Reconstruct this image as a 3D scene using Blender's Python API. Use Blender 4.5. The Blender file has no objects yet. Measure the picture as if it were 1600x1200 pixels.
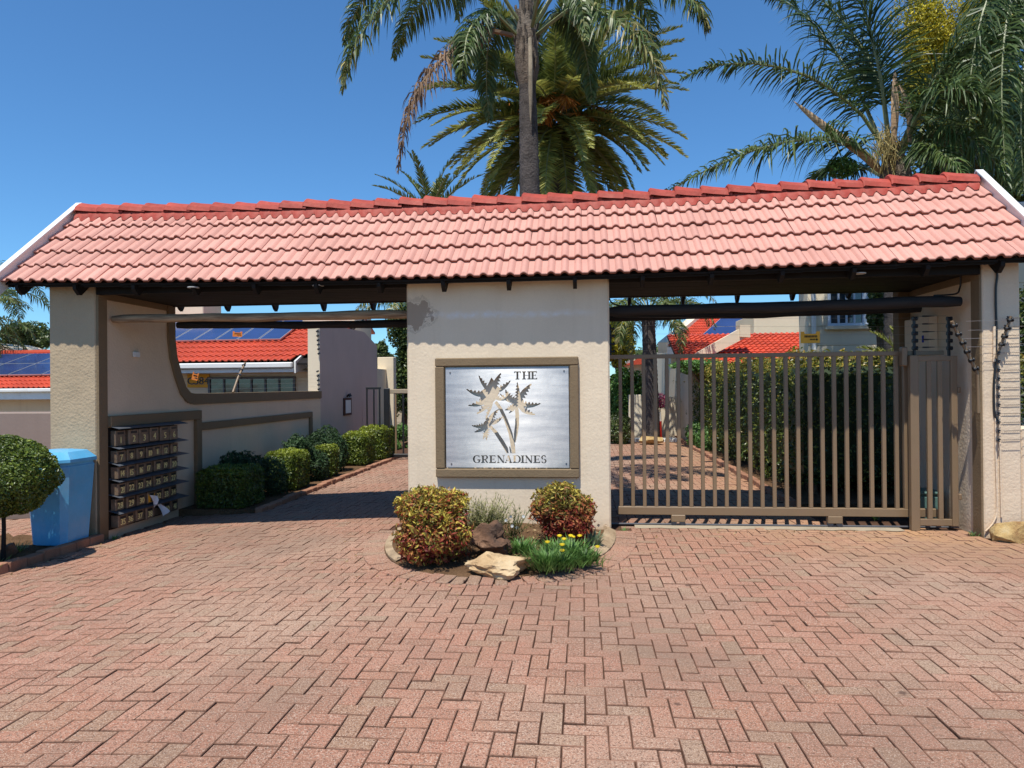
import bpy, bmesh, math, random
import numpy as np
from mathutils import Vector, Matrix
random.seed(7); RNG = np.random.default_rng(7)
R = math.radians
scene = bpy.context.scene
col = scene.collection

# ------------------------------------------------------------------ camera
CAM_H = 1.53; YAW = R(5.7); ROLL = R(0.5); F = 1100.0; HOR = 603.0
PITCH = math.atan((HOR-600.0)/F)
fw = Vector((-math.sin(YAW)*math.cos(PITCH), math.cos(YAW)*math.cos(PITCH), math.sin(PITCH)))
rt0 = Vector((math.cos(YAW), math.sin(YAW), 0)); up0 = rt0.cross(fw)
rt = rt0*math.cos(ROLL) - up0*math.sin(ROLL); up = up0*math.cos(ROLL) + rt0*math.sin(ROLL)
cd = bpy.data.cameras.new('camera'); cam = bpy.data.objects.new('camera', cd); col.objects.link(cam)
cd.sensor_width = 36; cd.lens = F/1600*36; cd.clip_end = 3000; cd.clip_start = 0.05
cam.matrix_world = Matrix(((rt.x, up.x, -fw.x, 0), (rt.y, up.y, -fw.y, 0), (rt.z, up.z, -fw.z, CAM_H), (0, 0, 0, 1)))
scene.camera = cam
# ------------------------------------------------------------------ light
SUN_EL = R(67.5); SUN_AZ = R(15)          # light travels towards (+sin, +cos)
w = bpy.data.worlds.new('World'); scene.world = w; w.use_nodes = True
nt = w.node_tree; bgn = nt.nodes['Background']
sk = nt.nodes.new('ShaderNodeTexSky'); sk.sky_type = 'NISHITA'; sk.sun_disc = False
sk.sun_elevation = SUN_EL; sk.sun_rotation = math.pi + SUN_AZ
sk.altitude = 300; sk.air_density = 1.0; sk.dust_density = 0.15; sk.ozone_density = 5.0
tn = nt.nodes.new('ShaderNodeMix'); tn.data_type = 'RGBA'; tn.blend_type = 'MULTIPLY'; tn.inputs[0].default_value = 1
tn.inputs[7].default_value = (.54, .85, 1.03, 1); nt.links.new(sk.outputs[0], tn.inputs[6])
nt.links.new(tn.outputs[2], bgn.inputs[0]); bgn.inputs[1].default_value = 0.12
sd = bpy.data.lights.new('sun', 'SUN'); sd.energy = 4.5; sd.angle = R(0.53); sd.color = (1, .96, .88)
so = bpy.data.objects.new('sun', sd); col.objects.link(so)
ldir = Vector((math.sin(SUN_AZ)*math.cos(SUN_EL), math.cos(SUN_AZ)*math.cos(SUN_EL), -math.sin(SUN_EL)))
so.rotation_euler = ldir.to_track_quat('-Z', 'Y').to_euler(); so.location = (-3, -10, 25)
scene.view_settings.view_transform = 'Standard'; scene.view_settings.look = 'None'
scene.view_settings.exposure = 0.38; scene.view_settings.gamma = 1

# ------------------------------------------------------------------ helpers
def ray(px, py):
    u = (px-800)/F; v = (600-py)/F
    return fw + rt*u + up*v
def WY(px, py, Y):
    d = ray(px, py); t = Y/d.y
    return Vector((d.x*t, Y, CAM_H+d.z*t))
def WX(px, py, X):
    d = ray(px, py); t = X/d.x
    return Vector((X, d.y*t, CAM_H+d.z*t))
def gz(x):
    k = 3.5
    return -0.05*math.log1p(math.exp(min(k*(-(x+1.9)), 60)))/k - 0.0
def gzv(x):
    k = 3.5
    return -0.05*np.log1p(np.exp(np.minimum(k*(-(x+1.9)), 60)))/k

def mesh_np(name, V, Fq, mat=None, tint=None, smooth=False):
    """V (n,3), Fq list of arrays of faces or (m,k) array."""
    V = np.asarray(V, dtype=np.float32).reshape(-1, 3)
    me = bpy.data.meshes.new(name)
    if isinstance(Fq, np.ndarray):
        m, k = Fq.shape
        me.vertices.add(len(V)); me.vertices.foreach_set('co', V.ravel())
        me.loops.add(m*k); me.loops.foreach_set('vertex_index', Fq.astype(np.int32).ravel())
        me.polygons.add(m); me.polygons.foreach_set('loop_start', np.arange(0, m*k, k, dtype=np.int32))
        me.polygons.foreach_set('loop_total', np.full(m, k, dtype=np.int32))
        me.update(calc_edges=True)
    else:
        me.from_pydata([tuple(map(float, v)) for v in V], [], Fq); me.update()
    if tint is not None:
        a = me.attributes.new('tint', 'FLOAT', 'FACE'); a.data.foreach_set('value', np.asarray(tint, dtype=np.float32))
    if mat: me.materials.append(mat)
    me.polygons.foreach_set('use_smooth', np.full(len(me.polygons), bool(smooth)))
    return me

WL = {}
def wl(o): return WL.get(o.name, Vector((0, 0, 0)))
def tag(o, label, cat, group=None):
    o['label'] = label; o['category'] = cat
    if group: o['group'] = group
    return o
def empty(name, loc, label, cat, group=None):
    o = bpy.data.objects.new(name, None); col.objects.link(o); o.location = loc; o.empty_display_size = .2
    WL[o.name] = Vector(loc); return tag(o, label, cat, group)
def put(name, me, parent=None, loc=(0, 0, 0), rot=None, label=None, kind=None):
    o = bpy.data.objects.new(name, me); col.objects.link(o)
    loc = Vector(loc); WL[o.name] = loc
    if parent is not None:
        o.parent = parent; o.location = loc - wl(parent)
    else: o.location = loc
    if rot is not None: o.rotation_euler = rot
    if label: o['label'] = label
    if kind: o['kind'] = kind
    return o

class MB:
    def __init__(s): s.v = []; s.f = []; s.t = []; s.m = []
    def add(s, V, Fc, t=0.0):
        b = len(s.v); s.v += [tuple(v) for v in V]; s.f += [tuple(i+b for i in f) for f in Fc]; s.t += [t]*len(Fc); return s
    def box(s, x0, x1, y0, y1, z0, z1, b=0.0, t=0.0, M=None):
        if b <= 0:
            V = [(x, y, z) for z in (z0, z1) for y in (y0, y1) for x in (x0, x1)]
            Fc = [(0, 2, 3, 1), (4, 5, 7, 6), (0, 1, 5, 4), (2, 6, 7, 3), (0, 4, 6, 2), (1, 3, 7, 5)]
        else:
            b = min(b, (x1-x0)*.45, (y1-y0)*.45, (z1-z0)*.45)
            V = []; idx = {}
            for sx in (0, 1):
                for sy in (0, 1):
                    for sz in (0, 1):
                        X = (x0, x1)[sx]; Y = (y0, y1)[sy]; Z = (z0, z1)[sz]
                        ix = X+(b if sx == 0 else -b); iy = Y+(b if sy == 0 else -b); iz = Z+(b if sz == 0 else -b)
                        idx[(sx, sy, sz, 0)] = len(V); V.append((X, iy, iz))
                        idx[(sx, sy, sz, 1)] = len(V); V.append((ix, Y, iz))
                        idx[(sx, sy, sz, 2)] = len(V); V.append((ix, iy, Z))
            Fc = []
            q = [(0, 0), (1, 0), (1, 1), (0, 1)]
            for sx in (0, 1): Fc.append([idx[(sx, a, c, 0)] for a, c in q])
            for sy in (0, 1): Fc.append([idx[(a, sy, c, 1)] for a, c in q])
            for sz in (0, 1): Fc.append([idx[(a, c, sz, 2)] for a, c in q])
            for a in (0, 1):
                for c in (0, 1):
                    Fc.append([idx[(0, a, c, 1)], idx[(1, a, c, 1)], idx[(1, a, c, 2)], idx[(0, a, c, 2)]])
                    Fc.append([idx[(a, 0, c, 0)], idx[(a, 1, c, 0)], idx[(a, 1, c, 2)], idx[(a, 0, c, 2)]])
                    Fc.append([idx[(a, c, 0, 0)], idx[(a, c, 1, 0)], idx[(a, c, 1, 1)], idx[(a, c, 0, 1)]])
            for sx in (0, 1):
                for sy in (0, 1):
                    for sz in (0, 1): Fc.append([idx[(sx, sy, sz, k)] for k in range(3)])
        if M is not None: V = [tuple(M @ Vector(v)) for v in V]
        return s.add(V, Fc, t)
    def prism(s, poly, axis, a0, a1, t=0.0):
        """poly: list of 2D pts; axis 'x': pts are (y,z); 'y': (x,z); 'z': (x,y)"""
        def P(p, a): return {'x': (a, p[0], p[1]), 'y': (p[0], a, p[1]), 'z': (p[0], p[1], a)}[axis]
        n = len(poly); V = [P(p, a0) for p in poly]+[P(p, a1) for p in poly]
        Fc = [tuple(range(n)), tuple(range(2*n-1, n-1, -1))]+[(i, i+n, (i+1) % n+n, (i+1) % n) for i in range(n)]
        return s.add(V, Fc, t)
    def tube(s, pts, r, n=8, caps=True, t=0.0):
        pts = [Vector(p) for p in pts]; m = len(pts)
        rs = r if isinstance(r, (list, tuple)) else [r]*m
        V = []; Fc = []; prev = None
        for i, p in enumerate(pts):
            T = (pts[min(i+1, m-1)]-pts[max(i-1, 0)]).normalized()
            a = Vector((0, 0, 1)) if abs(T.z) < .9 else Vector((1, 0, 0))
            if prev is None: A = T.cross(a).normalized()
            else: A = (prev - T*prev.dot(T)).normalized()
            prev = A; B = T.cross(A)
            for k in range(n):
                c = 2*math.pi*k/n; V.append(p+(A*math.cos(c)+B*math.sin(c))*rs[i])
        for i in range(m-1):
            for k in range(n):
                a = i*n+k; b = i*n+(k+1) % n; Fc.append((a, b, b+n, a+n))
        if caps: Fc += [tuple(range(n-1, -1, -1)), tuple(range((m-1)*n, m*n))]
        return s.add(V, Fc, t)
    def mesh(s, name, mat, smooth=False):
        me = bpy.data.meshes.new(name); me.from_pydata(s.v, [], s.f); me.update()
        a = me.attributes.new('tint', 'FLOAT', 'FACE'); a.data.foreach_set('value', s.t)
        bm = bmesh.new(); bm.from_mesh(me); bmesh.ops.recalc_face_normals(bm, faces=bm.faces); bm.to_mesh(me); bm.free()
        me.materials.append(mat)
        if smooth:
            me.polygons.foreach_set('use_smooth', np.ones(len(me.polygons), dtype=bool))
            me.set_sharp_from_angle(angle=R(40))
        return me
    def put(s, name, mat, parent=None, smooth=False, label=None, kind=None, loc=(0, 0, 0), rot=None):
        return put(name, s.mesh(name, mat, smooth), parent, loc, rot, label, kind)

# ------------------------------------------------------------------ materials
def newmat(name):
    m = bpy.data.materials.new(name); m.use_nodes = True
    return m, m.node_tree, m.node_tree.nodes, m.node_tree.links
def mixc(N, L, fac, a, b, mode='MIX'):
    n = N.new('ShaderNodeMix'); n.data_type = 'RGBA'; n.blend_type = mode
    for s, v in ((0, fac), (6, a), (7, b)):
        if hasattr(v, 'links'): L.new(v, n.inputs[s])
        elif v is not None: n.inputs[s].default_value = (v if s == 0 else (*v, 1) if len(v) == 3 else v)
    return n.outputs[2]
def noise(N, L, vec, scale, detail=4, rough=.55):
    n = N.new('ShaderNodeTexNoise'); n.inputs['Scale'].default_value = scale; n.inputs['Detail'].default_value = detail
    n.inputs['Roughness'].default_value = rough
    if vec is not None: L.new(vec, n.inputs['Vector'])
    return n.outputs['Fac']
def ramp(N, L, fac, stops):
    n = N.new('ShaderNodeValToRGB'); e = n.color_ramp.elements
    while len(e) < len(stops): e.new(.5)
    for i, (p, c) in enumerate(stops): e[i].position = p; e[i].color = (*c, 1) if len(c) == 3 else c
    L.new(fac, n.inputs[0]); return n.outputs[0]
def g3(v): return (v, v, v)
def mapr(N, L, v, a, b, c, d):
    n = N.new('ShaderNodeMapRange'); L.new(v, n.inputs[0])
    for i, x in enumerate((a, b, c, d)): n.inputs[i+1].default_value = x
    return n.outputs[0]
def mth(N, L, op, a, b=None):
    n = N.new('ShaderNodeMath'); n.operation = op
    for i, v in enumerate((a, b)):
        if v is None: continue
        if hasattr(v, 'links'): L.new(v, n.inputs[i])
        else: n.inputs[i].default_value = v
    return n.outputs[0]
def surf(name, base, var=.12, vscale=2.0, fine=.06, fscale=60, rough=.8, bump=.0, bscale=80, bdist=.004, spec=.3,
         objrand=0.0, metallic=0.0, dirt=None, dirtscale=.8, dirtamt=.3, tintrand=0.0):
    m, T, N, L = newmat(name); b = N['Principled BSDF']
    geo = N.new('ShaderNodeNewGeometry').outputs['Position']
    c = (*base, 1)
    n1 = noise(N, L, geo, vscale, 5); n2 = noise(N, L, geo, fscale, 3)
    v = mth(N, L, 'ADD', mapr(N, L, n1, .3, .7, 1-var, 1+var), mapr(N, L, n2, .3, .7, -fine, fine))
    if objrand > 0:
        oi = N.new('ShaderNodeObjectInfo').outputs['Random']
        v = mth(N, L, 'MULTIPLY', v, mapr(N, L, oi, 0, 1, 1-objrand, 1+objrand))
    if tintrand > 0:
        at = N.new('ShaderNodeAttribute'); at.attribute_name = 'tint'
        v = mth(N, L, 'MULTIPLY', v, mapr(N, L, at.outputs['Fac'], 0, 1, 1-tintrand, 1+tintrand))
    sc = N.new('ShaderNodeVectorMath'); sc.operation = 'SCALE'; sc.inputs[0].default_value = base; L.new(v, sc.inputs['Scale'])
    out = sc.outputs[0]
    if dirt is not None:
        n3 = noise(N, L, geo, dirtscale, 7, .65)
        out = mixc(N, L, mapr(N, L, n3, .5, .72, 0, dirtamt), out, dirt)
    L.new(out, b.inputs['Base Color']); b.inputs['Roughness'].default_value = rough
    b.inputs['Specular IOR Level'].default_value = spec; b.inputs['Metallic'].default_value = metallic
    if bump > 0:
        bn = N.new('ShaderNodeBump'); bn.inputs['Strength'].default_value = bump; bn.inputs['Distance'].default_value = bdist
        L.new(noise(N, L, geo, bscale, 5, .6), bn.inputs['Height']); L.new(bn.outputs[0], b.inputs['Normal'])
    return m
def leafmat(name, stops, rough=.45, trans=.3, spec=.4, bigvar=.25, bigscale=2.5):
    m, T, N, L = newmat(name); b = N['Principled BSDF']
    at = N.new('ShaderNodeAttribute'); at.attribute_name = 'tint'
    c = ramp(N, L, at.outputs['Fac'], stops)
    geo = N.new('ShaderNodeNewGeometry').outputs['Position']
    n1 = noise(N, L, geo, bigscale, 3)
    vm = N.new('ShaderNodeVectorMath'); vm.operation = 'SCALE'; L.new(c, vm.inputs[0]); L.new(mapr(N, L, n1, .3, .7, 1-bigvar, 1+bigvar), vm.inputs['Scale'])
    L.new(vm.outputs[0], b.inputs['Base Color']); b.inputs['Roughness'].default_value = rough; b.inputs['Specular IOR Level'].default_value = spec
    tr = N.new('ShaderNodeBsdfTranslucent'); L.new(vm.outputs[0], tr.inputs[0])
    mx = N.new('ShaderNodeMixShader'); mx.inputs[0].default_value = trans
    L.new(b.outputs[0], mx.inputs[1]); L.new(tr.outputs[0], mx.inputs[2]); L.new(mx.outputs[0], N['Material Output'].inputs[0])
    return m

# plaster with a rough sprayed texture
def plaster(name, base, bump=.5, bscale=55, stains=False, var=.05):
    m, T, N, L = newmat(name); b = N['Principled BSDF']
    geo = N.new('ShaderNodeNewGeometry').outputs['Position']
    n1 = noise(N, L, geo, 1.3, 6, .6); n2 = noise(N, L, geo, 90, 2)
    v = mth(N, L, 'ADD', mapr(N, L, n1, .3, .7, 1-var, 1+var), mapr(N, L, n2, .3, .7, -.03, .03))
    sc = N.new('ShaderNodeVectorMath'); sc.operation = 'SCALE'; sc.inputs[0].default_value = base; L.new(v, sc.inputs['Scale'])
    out = sc.outputs[0]
    sep = N.new('ShaderNodeSeparateXYZ'); L.new(geo, sep.inputs[0])
    # splash dirt just above the ground
    z = mth(N, L, 'ADD', sep.outputs[2], mth(N, L, 'MULTIPLY', noise(N, L, geo, 6, 5), .3))
    out = mixc(N, L, mapr(N, L, z, .12, .36, .45, 0), out, (base[0]*.62, base[1]*.5, base[2]*.4))
    # faint vertical streaks
    mp = N.new('ShaderNodeMapping'); mp.inputs['Scale'].default_value = (9, 9, .5); L.new(geo, mp.inputs[0])
    st = noise(N, L, mp.outputs[0], 1.0, 4)
    out = mixc(N, L, mapr(N, L, st, .55, .78, 0, .20), out, (base[0]*.7, base[1]*.66, base[2]*.62))
    if stains:
        wob = mth(N, L, 'MULTIPLY', mth(N, L, 'SUBTRACT', noise(N, L, geo, 7, 6, .65), .5), .26)
        # damp patch by the beam end
        dx = mth(N, L, 'DIVIDE', mth(N, L, 'SUBTRACT', sep.outputs[0], -1.80), 1.35)
        dz = mth(N, L, 'SUBTRACT', sep.outputs[2], 2.30)
        dist = mth(N, L, 'SQRT', mth(N, L, 'ADD', mth(N, L, 'MULTIPLY', dx, dx), mth(N, L, 'MULTIPLY', dz, dz)))
        dd = mth(N, L, 'ADD', dist, wob)
        out = mixc(N, L, mapr(N, L, dd, .14, .15, .75, 0), out, (.27, .19, .13))
        out = mixc(N, L, mapr(N, L, mth(N, L, 'ABSOLUTE', mth(N, L, 'SUBTRACT', dd, .17)), .0, .02, .4, 0), out, (.3, .22, .15))
        # chalky wipe mark
        zz = mth(N, L, 'ABSOLUTE', mth(N, L, 'SUBTRACT', mth(N, L, 'ADD', sep.outputs[2], mth(N, L, 'MULTIPLY', wob, .35)), 2.285))
        xm = mth(N, L, 'MULTIPLY', mapr(N, L, sep.outputs[0], -1.7, -1.3, 0, 1), mapr(N, L, sep.outputs[0], -.3, .2, 1, 0))
        out = mixc(N, L, mth(N, L, 'MULTIPLY', mth(N, L, 'MULTIPLY', mapr(N, L, zz, .005, .045, .75, 0), xm), mapr(N, L, noise(N, L, geo, 12, 5), .35, .6, .2, 1)), out, (.78, .76, .74))
    L.new(out, b.inputs['Base Color']); b.inputs['Roughness'].default_value = .85; b.inputs['Specular IOR Level'].default_value = .25
    vor = N.new('ShaderNodeTexVoronoi'); vor.inputs['Scale'].default_value = bscale; vor.feature = 'SMOOTH_F1'; L.new(geo, vor.inputs['Vector'])
    h = mth(N, L, 'ADD', mth(N, L, 'MULTIPLY', vor.outputs['Distance'], .5), mth(N, L, 'ADD', noise(N, L, geo, bscale*.8, 4), mth(N, L, 'MULTIPLY', noise(N, L, geo, 3, 3), 3)))
    bn = N.new('ShaderNodeBump'); bn.inputs['Strength'].default_value = bump; bn.inputs['Distance'].default_value = .006
    L.new(h, bn.inputs['Height']); L.new(bn.outputs[0], b.inputs['Normal'])
    return m

M_cream = plaster('cream_plaster', (.74, .605, .435), .35, 40, stains=True)
M_cream2 = plaster('cream_plaster_side', (.71, .56, .40), .6, 45)
M_tan = plaster('tan_plaster', (.44, .335, .215), .9, 42)
M_taupe = plaster('taupe_plaster', (.21, .148, .085), .5, 60)
M_mauve = plaster('mauve_plaster', (.55, .42, .36), .2, 30)
M_wallm = plaster('shade_toned_garden_plaster', (.25, .19, .16), .2, 30)  # shaded look of the low garden wall is put into this colour
M_hcream = plaster('house_cream', (.72, .62, .46), .15, 30)
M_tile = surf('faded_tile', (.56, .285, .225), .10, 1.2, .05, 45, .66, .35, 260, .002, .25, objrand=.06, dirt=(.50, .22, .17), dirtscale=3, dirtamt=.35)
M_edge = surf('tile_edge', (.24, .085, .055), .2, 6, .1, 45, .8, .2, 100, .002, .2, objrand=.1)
M_tile2 = surf('old_tile', (.5, .17, .12), .12, 2, .05, 45, .7, .2, 200, .002, .3, tintrand=.15)
M_redtile = surf('red_tile', (.52, .07, .03), .12, 1.5, .05, 30, .55, .1, 150, .002, .35, objrand=.08, tintrand=.12)
M_ridge = surf('ridge_paint', (.36, .062, .042), .18, 4, .08, 25, .6, .6, 14, .01, .2, objrand=.10, dirt=(.46, .13, .09), dirtscale=6, dirtamt=.5)
M_white = surf('white_paint', (.74, .73, .70), .05, 2, .02, 50, .45, .05, 60, .002, .4, dirt=(.45, .42, .37), dirtscale=4, dirtamt=.35)
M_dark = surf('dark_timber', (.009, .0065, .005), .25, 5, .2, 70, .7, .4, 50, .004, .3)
M_black = surf('black_plastic', (.015, .015, .016), .1, 5, .05, 70, .4, 0, spec=.5)
M_grey = surf('grey_metal', (.12, .12, .13), .15, 6, .05, 70, .5, 0, metallic=.3)
M_hood = surf('mailbox_hood', (.10, .11, .13), .25, 9, .1, 60, .45, .1, 40, .003, .5, metallic=.3)
M_gate = surf('gate_paint', (.215, .145, .082), .08, 2.5, .03, 80, .42, .12, 90, .001, .45, dirt=(.19, .12, .08), dirtscale=5, dirtamt=.45, objrand=.03)
M_brass = surf('mailbox_metal', (.21, .15, .10), .3, 9, .15, 60, .45, .1, 60, .001, .5, metallic=.35, objrand=.18)
M_num = surf('number_paint', (.85, .72, .3), .2, 30, .1, 90, .5, 0)
M_soil = surf('soil', (.13, .075, .04), .3, 3, .25, 90, .95, 1, 45, .03, .1)
M_sand = surf('joint_sand', (.085, .046, .03), .3, 3, .25, 120, .95, .6, 120, .005, .1)
M_ground = surf('ground_earth', (.22, .17, .11), .3, .3, .2, 20, .95, .8, 20, .03, .1)
M_conc = surf('concrete', (.34, .28, .20), .15, 5, .12, 90, .9, .6, 90, .004, .2, dirt=(.3, .22, .15), dirtscale=5, dirtamt=.6)
M_lip = surf('soiled_lip', (.34, .25, .16), .25, 5, .2, 90, .95, .8, 90, .005, .1, dirt=(.18, .11, .06), dirtscale=3, dirtamt=.9)
M_kerb = surf('kerb_brick', (.36, .18, .11), .2, 4, .15, 90, .9, .6, 90, .004, .2, objrand=.15, tintrand=.15)
M_blue = surf('blue_plastic', (.095, .38, .64), .10, 3, .03, 60, .38, .15, 5, .01, .5, dirt=(.22, .40, .58), dirtscale=4, dirtamt=.55)
M_solar = surf('solar_cell', (.025, .045, .14), .15, 1.5, .03, 30, .12, 0, spec=.8)
M_solfr = surf('solar_frame', (.55, .57, .6), .05, 3, .02, 30, .35, 0, metallic=.7)
M_bark = surf('palm_bark', (.085, .072, .066), .35, 6, .3, 50, .9, 1, 30, .02, .2)
M_bark2 = surf('brown_bark', (.16, .10, .06), .3, 8, .25, 60, .95, 1, 40, .01, .2)
M_orange = surf('orange_plastic', (.75, .22, .035), .1, 6, .05, 60, .45, 0, tintrand=.1)
M_yellow = surf('yellow_sign', (.70, .36, .03), .08, 6, .05, 60, .5, 0)
M_paper = surf('paper', (.72, .70, .68), .05, 8, .02, 60, .7, 0)
M_redp = surf('red_paint', (.45, .03, .02), .1, 8, .05, 60, .4, 0)
M_greenbox = surf('green_box_paint', (.09, .17, .15), .15, 8, .05, 60, .5, 0)
M_wire = surf('steel_wire', (.42, .42, .43), .1, 8, .05, 60, .35, 0, metallic=.8)
M_rack = surf('weathered_wire', (.17, .15, .13), .1, 8, .05, 60, .6, 0, metallic=.3)
M_lamp = surf('downlight_rim', (.5, .5, .48), .05, 8, .05, 60, .4, 0)
M_blueframe = surf('window_frame_paint', (.50, .58, .68), .05, 8, .02, 60, .4, 0)

def glassmat():
    m, T, N, L = newmat('window_glass'); b = N['Principled BSDF']
    b.inputs['Base Color'].default_value = (.035, .045, .055, 1); b.inputs['Roughness'].default_value = .06; b.inputs['Specular IOR Level'].default_value = .9
    geo = N.new('ShaderNodeNewGeometry').outputs['Position']
    bn = N.new('ShaderNodeBump'); bn.inputs['Strength'].default_value = .15; bn.inputs['Distance'].default_value = .02
    L.new(noise(N, L, geo, 2, 2), bn.inputs['Height']); L.new(bn.outputs[0], b.inputs['Normal'])
    return m
M_glass = glassmat()
def steelmat():
    m, T, N, L = newmat('brushed_steel'); b = N['Principled BSDF']
    geo = N.new('ShaderNodeNewGeometry').outputs['Position']
    mp = N.new('ShaderNodeMapping'); mp.inputs['Scale'].default_value = (1.5, 1, 60); L.new(geo, mp.inputs[0])
    n1 = noise(N, L, mp.outputs[0], 6, 4); n2 = noise(N, L, geo, 2.2, 4)
    mp2 = N.new('ShaderNodeMapping'); mp2.inputs['Scale'].default_value = (1, 1, 9); L.new(geo, mp2.inputs[0])
    n3 = noise(N, L, mp2.outputs[0], 1.5, 3)
    b.inputs['Metallic'].default_value = 1.0
    c = mixc(N, L, mapr(N, L, n3, .35, .7, 0, 1), (.37, .38, .40), (.54, .54, .54)); L.new(c, b.inputs['Base Color'])
    L.new(mapr(N, L, n1, .3, .7, .25, .29), b.inputs['Roughness'])
    b.inputs['Anisotropic'].default_value = 1.0; b.inputs['Anisotropic Rotation'].default_value = .25
    tg = N.new('ShaderNodeTangent'); tg.direction_type = 'RADIAL'; tg.axis = 'Z'; L.new(tg.outputs[0], b.inputs['Tangent'])
    bn = N.new('ShaderNodeBump'); bn.inputs['Strength'].default_value = .18; bn.inputs['Distance'].default_value = .008
    L.new(mth(N, L, 'ADD', n2, mth(N, L, 'MULTIPLY', n1, .03)), bn.inputs['Height']); L.new(bn.outputs[0], b.inputs['Normal'])
    return m
M_steel = steelmat()
def pavermat():
    m, T, N, L = newmat('paver_clay'); b = N['Principled BSDF']
    geo = N.new('ShaderNodeNewGeometry').outputs['Position']
    at = N.new('ShaderNodeAttribute'); at.attribute_name = 'tint'
    oi = N.new('ShaderNodeObjectInfo').outputs['Random']
    r = mth(N, L, 'FRACT', mth(N, L, 'ADD', at.outputs['Fac'], oi))
    c = ramp(N, L, r, [(0, (.27, .170, .108)), (.13, (.29, .160, .100)), (.22, (.33, .155, .096)), (.5, (.345, .158, .102)), (.8, (.285, .138, .088)), (1, (.375, .185, .122))])
    # worn / dusty drift across the drive
    big = noise(N, L, geo, .55, 5, .6)
    c = mixc(N, L, mapr(N, L, big, .46, .62, 0, .6), c, (.40, .285, .20))
    big2 = noise(N, L, geo, 1.1, 6, .65)
    c = mixc(N, L, mapr(N, L, big2, .50, .64, 0, .6), c, (.22, .11, .07))
    # speckled aggregate
    s1 = noise(N, L, geo, 72, 4, .85); s2 = noise(N, L, geo, 150, 3, .75)
    c = mixc(N, L, mapr(N, L, s1, .525, .57, 0, .9), c, (.115, .06, .04))
    c = mixc(N, L, mapr(N, L, s2, .55, .59, 0, .7), c, (.58, .45, .35))
    big3 = noise(N, L, geo, .35, 6, .62)
    c = mixc(N, L, mapr(N, L, big3, .48, .62, 0, .6), c, (.20, .135, .098))
    # rusty soil washed in near the gate track on the right
    sep = N.new('ShaderNodeSeparateXYZ'); L.new(geo, sep.inputs[0])
    wy = mth(N, L, 'MULTIPLY', mapr(N, L, sep.outputs[1], 5.7, 7.5, 0, 1), mapr(N, L, sep.outputs[0], .8, 3.4, 0, 1))
    c = mixc(N, L, mth(N, L, 'MULTIPLY', wy, mapr(N, L, noise(N, L, geo, 2.2, 5), .3, .65, .25, .85)), c, (.42, .235, .115))
    # oil drips
    v = N.new('ShaderNodeTexVoronoi'); v.inputs['Scale'].default_value = 1.7; L.new(geo, v.inputs['Vector'])
    sp = mth(N, L, 'ADD', v.outputs['Distance'], mth(N, L, 'MULTIPLY', noise(N, L, geo, 30, 3), .03))
    c = mixc(N, L, mapr(N, L, sp, .05, .065, .75, 0), c, (.07, .04, .03))
    L.new(c, b.inputs['Base Color']); b.inputs['Roughness'].default_value = .88; b.inputs['Specular IOR Level'].default_value = .2
    bn = N.new('ShaderNodeBump'); bn.inputs['Strength'].default_value = .7; bn.inputs['Distance'].default_value = .0025
    L.new(mth(N, L, 'ADD', s1, mth(N, L, 'MULTIPLY', noise(N, L, geo, 40, 3), 1.5)), bn.inputs['Height']); L.new(bn.outputs[0], b.inputs['Normal'])
    return m
M_paver = pavermat()
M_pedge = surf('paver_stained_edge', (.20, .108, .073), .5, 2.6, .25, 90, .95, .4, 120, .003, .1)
def rockmat(name, c1, c2, c3):
    m, T, N, L = newmat(name); b = N['Principled BSDF']
    geo = N.new('ShaderNodeNewGeometry').outputs['Position']
    n = noise(N, L, geo, 5, 8, .65)
    L.new(ramp(N, L, n, [(.3, c3), (.5, c1), (.7, c2)]), b.inputs['Base Color']); b.inputs['Roughness'].default_value = .9
    bn = N.new('ShaderNodeBump'); bn.inputs['Strength'].default_value = 1; bn.inputs['Distance'].default_value = .02
    L.new(noise(N, L, geo, 22, 8, .7), bn.inputs['Height']); L.new(bn.outputs[0], b.inputs['Normal'])
    return m
M_rock = rockmat('sandstone', (.52, .36, .19), (.62, .47, .28), (.34, .20, .09))
M_rockd = rockmat('dark_ironstone', (.13, .065, .035), (.27, .15, .085), (.05, .03, .02))
M_rocky = rockmat('yellow_stone', (.42, .28, .11), (.52, .42, .24), (.22, .10, .035))
def logmat(name, a, b_):
    m, T, N, L = newmat(name); b = N['Principled BSDF']
    geo = N.new('ShaderNodeNewGeometry').outputs['Position']
    mp = N.new('ShaderNodeMapping'); mp.inputs['Scale'].default_value = (1.2, 14, 14); L.new(geo, mp.inputs[0])
    n = noise(N, L, mp.outputs[0], 2.5, 6, .65)
    L.new(ramp(N, L, n, [(.35, a), (.65, b_)]), b.inputs['Base Color']); b.inputs['Roughness'].default_value = .8
    bn = N.new('ShaderNodeBump'); bn.inputs['Strength'].default_value = .8; bn.inputs['Distance'].default_value = .01
    L.new(n, bn.inputs['Height']); L.new(bn.outputs[0], b.inputs['Normal'])
    return m
M_log = logmat('weathered_log', (.16, .095, .05), (.42, .29, .17))
M_logd = logmat('black_log', (.008, .007, .007), (.022, .018, .016))

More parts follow.
